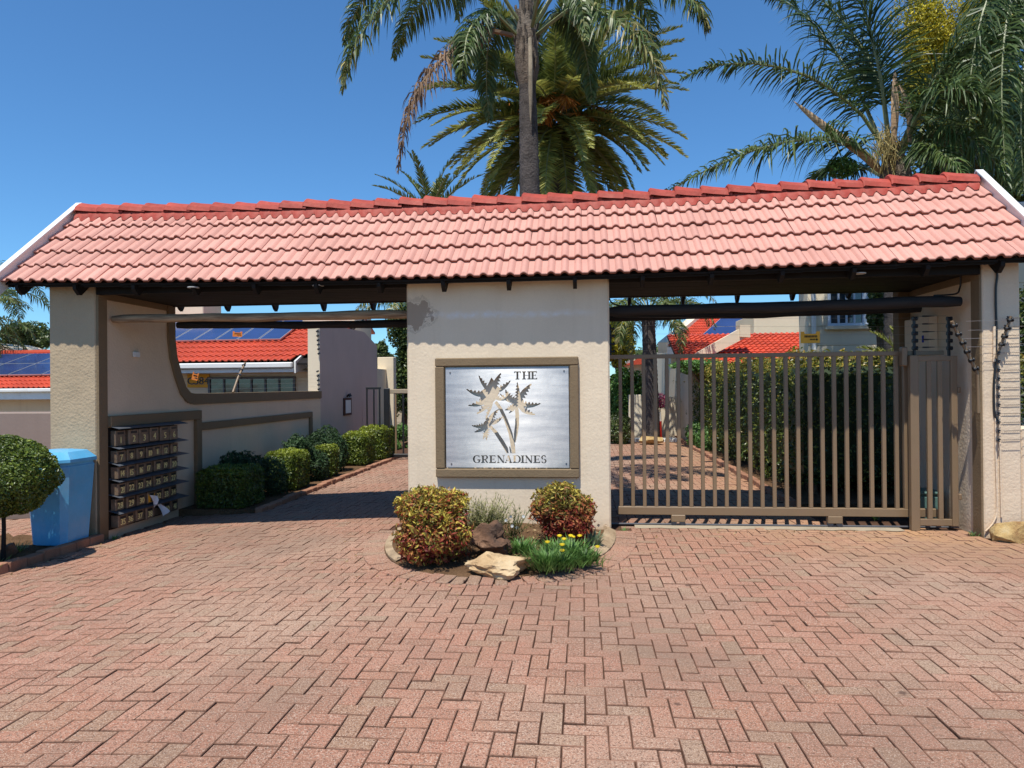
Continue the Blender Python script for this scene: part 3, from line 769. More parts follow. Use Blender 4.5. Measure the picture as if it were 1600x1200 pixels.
    def Aa(x, y, h):
        strip([(x+28, y), (x+54, y+h)], [16, 17]); strip([(x+26, y+4), (x+2, y+h)], [5, 5]); rect(x+10, y+h*.62, x+42, y+h*.62+tn); rect(x-8, y+h-tn, x+12, y+h); rect(x+40, y+h-tn, x+66, y+h)
    def Dd(x, y, h): I(x, y, h); rect(x, y, x+22, y+tn); rect(x, y+h-tn, x+22, y+h); arc(x+20, y+h/2, 32, h/2-2, -90, 90, 5, 18)
    def Gg(x, y, h): arc(x+30, y+h/2, 31, h/2-2, -50, -310, 5, 18); rect(x+46, y+h*.55, x+60, y+h-4); rect(x+34, y+h*.55, x+68, y+h*.55+tn); rect(x+50, y+2, x+55, y+22)
    def Ss(x, y, h): arc(x+20, y+h*.27, 18, h*.25, -30, -250, 6, 13); arc(x+20, y+h*.74, 19, h*.25, -90, 150, 6, 14); rect(x+34, y+3, x+38, y+20); rect(x, y+h-22, x+4, y+h-2)
    Tt(818, 135, 78); Hh(883, 135, 78); E(965, 135, 78)
    y = 955; h = 75
    Gg(380, y, h); Rr(470, y, h); E(550, y, h); Nn(622, y, h); Aa(692, y, h); Dd(783, y, h); I(862, y, h); Nn(896, y, h); E(985, y, h); Ss(1048, y, h)
    for cx, cy in ((150, 140), (1272, 133), (157, 1040), (1286, 1034)): pass
    solid = ~cut
    # greedy merge of solid cells into rectangles
    used = np.zeros_like(solid); V = []; Fc = []; cw = W/NXg; chh = H/NZg; vid = {}
    y_f, y_b = YF-.038, YF-.0355
    def vert(i, j, y_):
        k = (i, j, y_)
        if k not in vid: vid[k] = len(V); V.append((m0+i*cw, y_, z1-j*chh))
        return vid[k]
    for j in range(NZg):
        i = 0
        while i < NXg:
            if solid[j, i] and not used[j, i]:
                i2 = i
                while i2 < NXg and solid[j, i2] and not used[j, i2]: i2 += 1
                j2 = j+1
                while j2 < NZg and solid[j2, i:i2].all() and not used[j2, i:i2].any(): j2 += 1
                used[j:j2, i:i2] = True
                Fc.append((vert(i, j, y_f), vert(i2, j, y_f), vert(i2, j2, y_f), vert(i, j2, y_f))[::-1])
                Fc.append((vert(i, j, y_b), vert(i2, j, y_b), vert(i2, j2, y_b), vert(i, j2, y_b)))
                i = i2
            else: i += 1
    pad = np.pad(solid, 1)
    for j in range(NZg):
        for i in range(NXg):
            if solid[j, i]:
                if not pad[j, i+1]: Fc.append((vert(i, j, y_f), vert(i+1, j, y_f), vert(i+1, j, y_b), vert(i, j, y_b)))
                if not pad[j+2, i+1]: Fc.append((vert(i, j+1, y_f), vert(i+1, j+1, y_f), vert(i+1, j+1, y_b), vert(i, j+1, y_b)))
                if not pad[j+1, i]: Fc.append((vert(i, j, y_f), vert(i, j+1, y_f), vert(i, j+1, y_b), vert(i, j, y_b)))
                if not pad[j+1, i+2]: Fc.append((vert(i+1, j, y_f), vert(i+1, j+1, y_f), vert(i+1, j+1, y_b), vert(i+1, j, y_b)))
    root = empty('estate_sign', ((m0+m1)/2, YF-.037, z0), 'brushed steel sign with cut-out palm trees and THE GRENADINES lettering', 'sign')
    me = bpy.data.meshes.new('steel_plate'); me.from_pydata(V, [], Fc); me.materials.append(M_steel); put('steel_plate', me, root)
    for cx, cy in ((150, 140), (1272, 133), (157, 1040), (1286, 1034)):
        X = m0+(cx-105)/1210*W; Z = z1-(cy-90)/985*H
        b = MB(); b.tube([(X, YF-.043, Z), (X, YF-.038, Z)], .008, 10); b.put('screw', M_grey, root, smooth=True)
        b = MB(); b.tube([(X, YF-.0352, Z), (X, YF+.001, Z)], .005, 8); b.put('spacer', M_grey, root, smooth=True)
make_sign()

# ------------------------------------------------------------------ mailboxes
def make_mail():
    root = empty('mailbox_bank', (-5.36, 8.2, -.02), 'bank of forty-one numbered metal letterboxes under sloping hoods on the side wall', 'letterboxes')
    X = -5.40
    ztop = 1.085; zs = [1.085, .855, .67, .48, .30, .115, -.075]
    b = MB(); b.box(X+.0005, X+.012, 7.545, 8.84, -.08, 1.09); b.put('backboard', M_dark, root)
    num = 1
    for r_ in range(6):
        n = 6 if r_ == 0 else 7
        zt, zb = zs[r_]-.03, zs[r_+1]+.012
        wt = (8.80-7.56)/n; y = 7.56
        for k in range(n):
            w_ = wt*(.94+random.uniform(-.05, .04)); hgt = (zt-zb)*random.uniform(.92, 1.0)
            prot = .075+random.uniform(-.012, .02)+(.02 if num == 31 else 0)
            yy = y+wt*.03+random.uniform(0, .006); x1 = X+.013+prot
            b = MB(); b.box(X+.013, x1, yy, yy+w_*.94, zt-hgt, zt, .006)
            mb = b.put('mailbox', M_brass, root)
            b = MB(); b.box(x1+.0005, x1+.003, yy+w_*.18, yy+w_*.76, zt-.046, zt-.020, .001); b.put('slot', M_black, mb)
            b = MB(); b.box(x1+.0005, x1+.006, yy+w_*.85, yy+w_*.89, zt-.075, zt-.06, .001); b.put('lock', M_grey, mb)
            if num not in (39,):
                b = MB(); text_into(b, str(num), (x1+.0035, yy+w_*.47, zt-hgt*.83), (0, 1, 0), (0, 0, 1), .098 if r_ else .11, .03)
                if num == 31:
                    b2 = MB(); b2.box(x1+.0005, x1+.002, yy+.01, yy+w_*.86, zt-hgt*.9, zt-hgt*.2); b2.put('number_plate', M_yellow, mb)
                b.put('number', M_black if num == 31 else M_num, mb)
            y += wt; num += 1
    for r_ in range(6):
        z = zs[r_]
        V = [(X+.002, 7.535, z+.03), (X+.002, 8.90, z+.03), (X+.15, 8.93+random.random()*.04, z-.002-random.random()*.012), (X+.15, 7.535, z-.004-random.random()*.012)]
        V += [(v[0], v[1], v[2]-.004) for v in V]
        b = MB(); b.add(V, [(0, 1, 2, 3), (7, 6, 5, 4), (0, 4, 5, 1), (1, 5, 6, 2), (2, 6, 7, 3), (3, 7, 4, 0)]); b.put('hood', M_hood, root)
make_mail()
def paper(name, pts, label):
    P = [Vector(p) for p in pts]; b = MB(); V = []; 
    n = 4
    for i in range(n+1):
        for j in range(n+1):
            u, v = i/n, j/n; p = P[0].lerp(P[1], u).lerp(P[3].lerp(P[2], u), v); p.x += .012*math.sin(u*5+v*4); V.append(p)
    V2 = [v+Vector((-.001, 0, 0)) for v in V]; Fc = [(i*(n+1)+j, i*(n+1)+j+1, (i+1)*(n+1)+j+1, (i+1)*(n+1)+j) for i in range(n) for j in range(n)]
    b.add(V+V2, Fc+[tuple(q+len(V) for q in f)[::-1] for f in Fc]); o = b.put(name, M_paper, None, smooth=True); tag(o, label, 'paper')
paper('folded_leaflet', [(-5.27, 8.12, .235), (-5.26, 8.28, .20), (-5.25, 8.25, .13), (-5.25, 8.19, .07)], 'white leaflet sticking out of letterbox thirty-one, torn at its corner')
paper('hanging_leaflet', [(-5.29, 8.29, .10), (-5.28, 8.35, .10), (-5.23, 8.47, -.02), (-5.21, 8.31, -.06)], 'white leaflet hanging below the lowest hood of the letterboxes')
# small switch on the wall
P = WX(211, 554, -5.40)
o = MB().box(-5.40, -5.365, P.y-.05, P.y+.05, P.z-.032, P.z+.032, .005).put('junction_box', M_white); tag(o, 'small white box on the side wall above the letterboxes', 'switch box')

# ------------------------------------------------------------------ blue bin
def make_bin():
    root = empty('blue_bin', (-5.62, 7.1, -.1), 'tall sky-blue plastic waste bin with faceted lid beside the tan pillar', 'bin')
    cx, cy = -5.62, 7.09
    def ring(hx, hy, c, z, ox=0, oy=0):
        return [(cx+ox-hx+c, cy+oy-hy, z), (cx+ox+hx-c, cy+oy-hy, z), (cx+ox+hx, cy+oy-hy+c, z), (cx+ox+hx, cy+oy+hy-c, z), (cx+ox+hx-c, cy+oy+hy, z), (cx+ox-hx+c, cy+oy+hy, z), (cx+ox-hx, cy+oy+hy-c, z), (cx+ox-hx, cy+oy-hy+c, z)]
    def loft(rings, mat, name, par, b=.0):
        V = []; Fc = []
        for r_ in rings: V += r_
        for i in range(len(rings)-1):
            for k in range(8): Fc.append((i*8+k, i*8+(k+1) % 8, i*8+8+(k+1) % 8, i*8+8+k))
        Fc += [tuple(range(7, -1, -1)), tuple(range(len(V)-8, len(V)))]
        m_ = MB(); m_.add(V, Fc); return m_.put(name, mat, par)
    body = loft([ring(.195, .20, .05, -.11), ring(.2, .205, .05, -.10), ring(.252, .255, .065, .72), ring(.245, .248, .065, .725), ring(.245, .248, .065, .76)], M_blue, 'body', root)
    loft([ring(.268, .27, .07, .755), ring(.272, .274, .07, .765), ring(.270, .272, .07, .795), ring(.20, .21, .06, .87), ring(.13, .10, .05, .885), ring(.12, .09, .05, .888)], M_blue, 'lid', root)
    b = MB(); b.box(cx-.215, cx-.10, cy-.2455, cy-.241, .33, .50); b.put('sticker', M_blue, root)
    for sx in (-.1, .1):
        b = MB(); b.tube([(cx+sx-.05, cy+.27, .80), (cx+sx+.05, cy+.27, .80)], .014, 8); b.put('hinge', M_black, root)
make_bin()
# garden bed beside bin, kerb bricks
xs = np.linspace(-6.6, -5.46, 20); ys = np.linspace(3.0, 7.37, 70); XX, YY = np.meshgrid(xs, ys)
ZZ = -.115+RNG.normal(0, .012, XX.shape)
V = np.stack([XX.ravel(), YY.ravel(), ZZ.ravel()], 1); nx = len(xs)
Fc = np.array([(j*nx+i, j*nx+i+1, (j+1)*nx+i+1, (j+1)*nx+i) for j in range(len(ys)-1) for i in range(nx-1)])
bed1 = put('soil_bed', mesh_np('soil_bed', V, Fc, M_soil, smooth=True), kind='structure')
y = 3.05
while y < 7.3:
    for X in (-5.41, -6.62):
        b = MB(); b.box(-.052, .052, 0, .21, -.14, .0, .009); o = b.put('kerb_brick', M_kerb, bed1, loc=(X+random.gauss(0, .006), y, -.09+random.gauss(0, .006))); o.rotation_euler = (random.gauss(0, .02), random.gauss(0, .04), random.gauss(0, .03))
    y += .218

# ------------------------------------------------------------------ gates
GY0 = 7.78
def gate():
    root = empty('sliding_gate', (1.9, GY0, .05), 'brown steel sliding gate with upright bars across the right-hand driveway', 'gate')
    x0, x1 = .36, 3.40; zt = 1.815; zb = .205
    MB().box(.25, x1+.36, GY0-.02, GY0+.02, zt, zt+.045, .003).put('top_rail', M_gate, root)
    MB().box(x0+.02, x1+.28, GY0-.03, GY0+.03, zb-.085, zb, .004).put('bottom_rail', M_gate, root)
    n = 25; p = .1248; xb = x0+.055
    bm_ = MB().box(-.019, .019, -.019, .019, zb, zt, .003).mesh('bar', M_gate)
    for i in range(24):
        put('bar', bm_, root, (xb+i*p+random.gauss(0, .001), GY0, 0))
    for X in (x1-.015, ): MB().box(X-.03, X+.075, GY0-.025, GY0+.025, zb, zt, .004).put('end_post', M_gate, root)
    for X in (1.02, 2.65):
        w_ = MB(); w_.box(X-.075, X+.075, GY0-.038, GY0+.038, .045, zb-.084, .006); ca = w_.put('wheel_carriage', M_gate, root)
        for sx in (-.045, .045):
            MB().tube([(X+sx, GY0-.02, .038), (X+sx, GY0+.02, .038)], .03, 14).put('wheel', M_grey, ca, smooth=True)
    t = MB(); t.box(.30, 3.9, GY0-.012, GY0+.012, .008, .022, .002); o = t.put('gate_track', M_grey); tag(o, 'steel ground rail under the sliding gate', 'rail')
gate()
def panel():
    root = empty('fixed_gate_panel', (3.65, 7.68, .03), 'narrow brown steel panel between the sliding gate and the cream pillar', 'gate panel')
    y0 = 7.66
    a = WY(1420, 560, y0).x; c = WY(1494, 560, y0).x; 
    x0, x1 = a, min(c, 3.905); zt = 1.80
    MB().box(x0, x0+.085, y0-.03, y0+.03, 0, zt+.01, .004).put('post', M_gate, root)
    MB().box(x1-.06, x1, y0-.025, y0+.025, .05, zt, .004).put('post', M_gate, root)
    MB().box(x0+.086, x1-.061, y0-.02, y0+.02, zt-.05, zt, .003).put('rail', M_gate, root)
    MB().box(x0+.086, x1-.061, y0-.02, y0+.02, .055, .12, .003).put('rail', M_gate, root)
    for k in (1, 2):
        X = x0+.085+(x1-x0-.145)*k/3
        MB().box(X-.022, X+.022, y0-.018, y0+.018, .121, zt-.051, .003).put('bar', M_gate, root)
    for z in (.35, 1.45): MB().box(x1+.001, x1+.03, y0-.03, y0+.03, z-.03, z+.03, .006).put('bracket', M_gate, root)
    MB().box(x0-.06, x0-.005, y0+.005, y0+.09, 1.70, 1.90, .01).put('guide_roller', M_gate, root)
panel()
P = WY(1447, 794, 8.1)
gm = empty('gate_motor', (P.x, 8.15, .1), 'dark green gate motor box behind the fixed gate panel', 'gate motor')
MB().box(P.x-.11, P.x+.13, 8.05, 8.32, .0, .30, .02).put('housing', M_greenbox, gm)
MB().box(P.x-.12, P.x+.14, 8.04, 8.33, .301, .35, .02).put('cover', M_greenbox, gm)
# concrete threshold strip
V = []; Fc = []
n = 60
for i in range(n+1):
    x = .55+(3.3-.55)*i/n
    V += [(x, GY0-.16-.02*math.sin(i*.9)-.012*random.random(), .003), (x, GY0-.03, .005), (x, GY0+.06+.01*random.random(), .004)]
for i in range(n):
    for k in (0, 1): Fc.append((i*3+k, i*3+3+k, i*3+4+k, i*3+1+k))
m_ = MB(); m_.add(V, Fc); m_.put('concrete_threshold', M_conc, None, kind='structure')

# meter cabinet on right inner wall
pa = WX(1426, 500, 3.935); pb = WX(1466, 553, 3.935)
mc = empty('meter_cabinet', (3.9, (pa.y+pb.y)/2, pb.z), 'flat cream cabinet on the inner wall above the fixed gate panel', 'cabinet')
MB().box(3.84, 3.934, min(pa.y, pb.y), max(pa.y, pb.y), 1.86, 2.27, .006).put('door', M_cream2, mc)
MB().box(3.832, 3.839, 8.36, 8.40, 1.98, 2.06, .003).put('handle', surf('blue_handle', (.03, .05, .35)), mc)

# ------------------------------------------------------------------ electric fence hardware
def insul(mb, p, ax, r=.022, l=.045):
    p = Vector(p); ax = Vector(ax).normalized()*l
    mb.tube([p-ax*.5, p-ax*.2, p-ax*.19, p+ax*.19, p+ax*.2, p+ax*.5], [r, r, r*.55, r*.55, r, r], 10)
def bracket(name, pts, nins, label, mat=M_white, r=.012, group='electric fence posts'):
    root = empty(name, pts[0], label, 'fence post', group)
    b = MB(); b.tube(pts, r, 10); b.put('rod', mat, root, smooth=True)
    P0, P1 = Vector(pts[-2]), Vector(pts[-1])
    for k in range(nins):
        p = P0.lerp(P1, (k+.5)/nins); b = MB(); insul(b, p+Vector((0, -.01, 0)), (1, 0, .3)); b.put('insulator', M_black, root, smooth=True)
    return root
ORD = ['topmost', 'second', 'third', 'fourth', 'fifth', 'sixth', 'seventh', 'eighth', 'ninth', 'tenth', 'eleventh', 'twelfth', 'thirteenth', 'fourteenth', 'fifteenth']
def nth(k, n): return ORD[0]+' of the' if k == 0 else ('lowest of the' if k == n-1 else ORD[k]+' from the top of the')
a_ = WY(1529, 645, 7.33); b_ = WY(1527, 583, 7.33); c_ = WY(1487, 502, 7.25)
bracket('angled_fence_post', [a_, b_, c_], 6, 'slanting tan rod carrying black insulators, bolted to the inner edge of the cream pillar', M_gate, .016)
a_ = WY(1561, 560, 7.34); b_ = WY(1563, 520, 7.34); c_ = WY(1576, 497, 7.30)
bracket('pillar_fence_post', [WY(1556, 560, 7.34), WY(1562, 545, 7.33), WY(1580, 494, 7.27)], 4, 'short leaning rod with insulators on the front of the cream pillar', M_gate, .013)
# upright insulator bars either side of the cabinet
for px, lab in ((1428, 'left'), (1482, 'right')):
    Yp = 7.75
    t0 = WY(px, 495, Yp); b0 = WY(px, 555, Yp)
    root = empty('insulator_bar', b0, 'black insulator bar above the gate panel, on its %s side' % lab, 'fence post', 'upright insulator bars')
    MB().box(t0.x-.012, t0.x+.012, Yp-.012, Yp+.012, b0.z-.02, t0.z, .002).put('rod', M_black, root)
    for k in range(5):
        z = t0.z-.02-k*(t0.z-b0.z)/5.2; b = MB(); insul(b, (t0.x, Yp-.015, z), (1, 0, 0), .022, .05); b.put('insulator', M_black, root, smooth=True)
for k in range(5):
    z = 2.22-k*.081
    b = MB(); xA, xB = WY(1428, 500, 7.75).x+.03, WY(1482, 500, 7.75).x-.03
    b.tube([(xA, 7.74, z), (xB, 7.74, z)], .0012, 5); b.tube([(xA+.05, 7.74, z), (xA+.09, 7.74, z), (xA+.17, 7.74, z)], [.008, .008, .003], 7)
    o = b.put('fence_wire', M_black); tag(o, nth(k, 5)+' thin black wires between the two insulator bars', 'wire', 'wires between the insulator bars')
# tensioned wires with springs on the front of the pillar
for k in range(15):
    py = 497+k*13.6; Yk = 7.335
    A = WY(1561 if k > 3 else 1576-4*k, py, Yk); B = WY(1604, py-1, Yk+.0)
    o = empty('fence_wire', A, nth(k, 15)+' tension wires with springs on the cream pillar', 'wire', 'ladder of tension wires on the pillar')
    b = MB(); b.tube([A, A.lerp(B, .5)+Vector((0, 0, .004*math.sin(k*3))), B], .0018, 5); b.put('strand', M_rack, o)
    b = MB(); n = 16; S = A.lerp(B, .18); E_ = A.lerp(B, .78); pts = [S.lerp(E_, i/n)+Vector((0, .0, .006*(-1)**i)) for i in range(n+1)]; b.tube(pts, .0022, 5); b.put('spring', M_rack, o)
    b = MB(); insul(b, A+Vector((-.01, -.01, 0)), (.3, 0, 1), .016, .03); b.put('insulator', M_black, o, smooth=True)
# long bare wires going right to left across the pillar towards the angled post
for k, (pA, pB) in enumerate((((1510, 502), (1578, 500)), ((1512, 516), (1574, 515)), ((1502, 529), (1566, 528)), ((1508, 542), (1564, 542)))):
    b = MB(); b.tube([WY(pA[0], pA[1], 7.29), WY(pB[0], pB[1], 7.29)], .0014, 5); o = b.put('fence_wire', M_wire); tag(o, nth(k, 4)+' bare wires between slanting rod and pillar rod', 'wire', 'bare wires across the pillar')
# cables and conduits
def cable(name, pts, r, mat, label, cat='cable', grp=None):
    P = [Vector(p) for p in pts]; Q = []
    for i in range(len(P)-1):
        p0, p1, p2, p3 = P[max(i-1, 0)], P[i], P[i+1], P[min(i+2, len(P)-1)]
        for s in range(6):
            t = s/6; Q.append(.5*((2*p1)+(p2-p0)*t+(2*p0-5*p1+4*p2-p3)*t*t+(3*p1-p0-3*p2+p3)*t**3))
    Q.append(P[-1]); b = MB(); b.tube(Q, r, 8); o = b.put(name, mat, None, smooth=True); tag(o, label, cat, grp)
Yc = YF-.016
cable('black_cable', [WY(1529, 407, Yc), WY(1545, 407, Yc), WY(1555, 414, Yc), WY(1558, 430, Yc), WY(1556, 450, Yc), WY(1556, 480, Yc), WY(1557, 520, Yc), WY(1556, 560, Yc), WY(1553, 600, Yc), WY(1554, 645, Yc), WY(1560, 660, Yc)], .011, M_black, 'thick black cable curving down the front of the cream pillar')
cable('wall_conduit', [WY(1553.5, 510, Yc), WY(1553.5, 565, Yc)], .013, M_cream2, 'short cream painted conduit on the pillar beside the black cable', 'conduit')
cable('wall_conduit', [WY(1560.5, 560, Yc), WY(1562, 660, Yc), WY(1564, 760, Yc), WY(1565, 808, Yc)], .009, M_cream2, 'long cream painted conduit running down the pillar below the tension wires', 'conduit')
cable('wall_conduit', [WY(1555, 600, Yc), WY(1556, 700, Yc), WY(1558, 790, Yc), WY(1553, 815, Yc), WY(1540, 830, Yc)], .008, M_cream2, 'thin cream pipe curving into the ground at the foot of the pillar', 'conduit')
cable('black_cable', [(3.90, 7.7, 2.66), (3.91, 7.72, 2.56), (3.90, 7.72, 2.50), (3.84, 7.68, 2.44), (3.6, 7.62, 2.42)], .009, M_black, 'thin black cable looping from the ceiling to the thick black log')
cable('black_cable', [WY(951, 463, 7.8), WY(955, 472, 7.8), WY(965, 477, 7.8), WY(985, 478, 7.7), WY(1020, 477, 7.7)], .008, M_black, 'thin black cable drooping from the central pillar onto the log')
# warning sign hung above the gate
def warn(P, w_, h_, label, mat, tilt=0, marks=True, nm='warning_sign'):
    root = empty(nm, P, label, 'warning sign', 'electric fence warning signs')
    b = MB(); M = Matrix.Translation(P) @ Matrix.Rotation(tilt, 4, 'Y')
    b.prism([(-w_/2, -h_/2), (w_/2, -h_/2), (w_/2, h_/2), (w_*.32, h_/2), (w_*.28, h_*.3), (-w_*.28, h_*.3), (-w_*.32, h_/2), (-w_/2, h_/2)], 'y', -.002, .002)
    b.v = [tuple(M @ Vector(v)) for v in b.v]; b.put('plate', mat, root)
    if marks:
        b = MB()
        xs_ = -.30
        for k in range(9): b.box(w_*(xs_+k*.075), w_*(xs_+k*.075+.055), -.0035, -.0025, -h_*.02, h_*.16)
        for k in range(4): b.box(w_*(-.02+k*.07), w_*(.03+k*.07), -.0035, -.0025, -h_*.25, -h_*.13)
        b.v = [tuple(M @ Vector(v)) for v in b.v]; b.put('print', M_dark, root)
        b = MB(); b.tube([(w_*.33, -.004, -h_*.2), (w_*.33, -.0025, -h_*.2)], h_*.09, 12); b.v = [tuple(M @ Vector(v)) for v in b.v]; b.put('dot', M_dark, root)
    return root
warn(WY(1266, 527, 7.85), .20, .125, 'brown-yellow electric fence sign hung above the sliding gate', M_yellow)
warn(WY(371, 522, 11.5), .17, .09, 'orange fence sign hung in front of the solar panels', M_orange, .05)
warn(WY(305, 588, 11.0), .105, .13, 'orange fence sign hung in front of the yellow house number', M_orange, .25)
# thin wires the signs hang from
def wires(pairs, label, grp, r=.0016):
    for k, (A, B) in enumerate(pairs):
        b = MB(); b.tube([A, Vector(A).lerp(Vector(B), .5)-Vector((0, 0, .01)), B], r, 4); o = b.put('fence_wire', M_wire); tag(o, nth(len(pairs)-1-k if 'garden' in grp else k, len(pairs))+' '+label, 'wire', grp)
wires([(WY(958, 495+k*13, 7.86), WY(1428, 497+k*13, 7.86)) for k in range(5)], 'fine wires over the sliding gate', 'wires above the sliding gate', .0009)
wires([((-5.45, 9.0, 1.52+k*.075), (-5.45, 14.1, 1.55+k*.08)) for k in range(4)], 'fine fence wires over the garden wall', 'wires above the garden wall', .0012)
bracket('garden_fence_post', [WX(364, 613, -5.5), WX(372, 590, -5.5), WX(383, 567, -5.5)], 3, 'slanting cream rod with dark insulators on top of the garden wall', M_gate, .018)
root = empty('insulator_bar', WY(955.5, 555, 7.86), 'black insulator bar against the central pillar above the gate', 'fence post', 'upright insulator bars')
MB().box(.30, .325, 7.85, 7.875, 1.84, 2.2, .002).put('rod', M_black, root)
for k in range(4):
    b = MB(); insul(b, (.335, 7.86, 1.9+k*.085), (1, 0, 0), .02, .05); b.put('insulator', M_black, root, smooth=True)

# boundary wall and rock to the right of pillar
o = MB().box(4.291, 7.5, 7.40, 7.65, -.2, 1.08, .02).put('boundary_wall', M_cream2); tag(o, 'low cream boundary wall carrying on to the right of the pillar', 'wall')
def rock(name, c, s, mat, label, seed, sub=4, rough=.22):
    rr = random.Random(seed); bm = bmesh.new(); bmesh.ops.create_icosphere(bm, subdivisions=sub, radius=1)
    planes = [(Vector((rr.gauss(0, 1), rr.gauss(0, 1), rr.gauss(0, 1))).normalized(), rr.uniform(.55, .85)) for _ in range(12)]
    from mathutils import noise as mn
    off = Vector((seed*3.1, seed*1.7, 0))
    for v in bm.verts:
        for n_, d in planes:
            k = v.co.dot(n_)
            if k > d: v.co -= n_*(k-d)
        v.co *= 1+rough*mn.fractal(v.co*1.6+off, 1, 2, 5)*.5
        v.co = Vector((v.co.x*s[0], v.co.y*s[1], v.co.z*s[2]))
    me = bpy.data.meshes.new(name); bm.to_mesh(me); bm.free(); me.materials.append(mat)
    me.polygons.foreach_set('use_smooth', np.ones(len(me.polygons), dtype=bool)); me.set_sharp_from_angle(angle=R(22))
    o = put(name, me, None, c); tag(o, label, 'rock'); return o
P = WY(1588, 825, 7.15)
rock('boulder', (P.x+.04, 7.2, .06), (.24, .18, .15), M_rocky, 'yellow-brown boulder at the foot of the cream pillar', 3)
rock('boulder', (-5.62, 6.42, -.04), (.07, .07, .09), M_rockd, 'small dark stone standing in the soil bed left of the bin', 5, 3)

# ================================================================== FLOWER BED IN FRONT OF CENTRAL PILLAR
def bed():
    V = []; Fc = []; n = 40; m = 14
    for i in range(n+1):
        a = math.pi*(1+i/n)
        for j in range(m+1):
            r_ = j/m; ca, sa = math.cos(a), math.sin(a); k = (abs(ca)**2.3+abs(sa)**2.3)**(-1/2.3)
            x = BC[0]+BA*1.02*k*ca*r_; y = BC[1]+BB*1.02*k*sa*r_
            z = .03+.05*(1-r_**2)+random.gauss(0, .009) if r_ < .97 else .012
            V.append((x, min(y, YF+.01), z))
    for i in range(n):
        for j in range(m): Fc.append((i*(m+1)+j, i*(m+1)+j+1, (i+1)*(m+1)+j+1, (i+1)*(m+1)+j))
    me = mesh_np('flower_bed', np.array(V), np.array(Fc), M_soil, smooth=True)
    o = put('flower_bed', me, kind='structure')
    # worn concrete lip
    def rim(k0, k1, z0, z1, name, mat, parent, f0, f1):
        b = MB(); V = []; Fc = []; n = 60
        for i in range(n+1):
            a = math.pi*(1+f0+(f1-f0)*i/n); ca, sa = math.cos(a), math.sin(a); k = (abs(ca)**2.3+abs(sa)**2.3)**(-1/2.3)
            for (e, z) in ((k0, z0-.05), (k0, z0), (k1, z1), (k1, z1-.06)):
                V.append((BC[0]+(BA+e)*k*ca, BC[1]+(BB+e)*k*sa, z+random.gauss(0, .003)))
        for i in range(n):
            for j in range(3): Fc.append((i*4+j, i*4+j+1, i*4+5+j, i*4+4+j))
        b.add(V, Fc); b.put(name, mat, parent, smooth=True)
    rim(-.05, .018, .045, .028, 'concrete_lip', M_lip, o, 0, .27); rim(-.10, .018, .075, .028, 'concrete_lip', M_lip, o, .80, 1.0)
    # soldier course
    a = 0.0; pts = []
    N_ = 400
    for i in range(N_+1):
        t = math.pi*(1+i/N_); ca, sa = math.cos(t), math.sin(t); k = (abs(ca)**2.3+abs(sa)**2.3)**(-1/2.3)
        pts.append(Vector((BC[0]+(BA+.115)*k*ca, BC[1]+(BB+.115)*k*sa, 0)))
    acc = 0; step = .112; nxt = .06
    for i in range(1, N_+1):
        d = (pts[i]-pts[i-1]).length
        if acc+d >= nxt:
            p = pts[i]; T = (pts[i]-pts[i-1]).normalized(); ang = math.atan2(T.y, T.x)
            b = MB(); b.box(-.049, .049, -.105, .105, -.05, 0, .005)
            q = b.put('edging_brick', M_paver, o, loc=(p.x, p.y, gz(p.x)+.012+random.gauss(0, .002)))
            q.rotation_euler = (random.gauss(0, .015)+.03, random.gauss(0, .015), ang+random.gauss(0, .02)); nxt += step
        acc += d
bed()

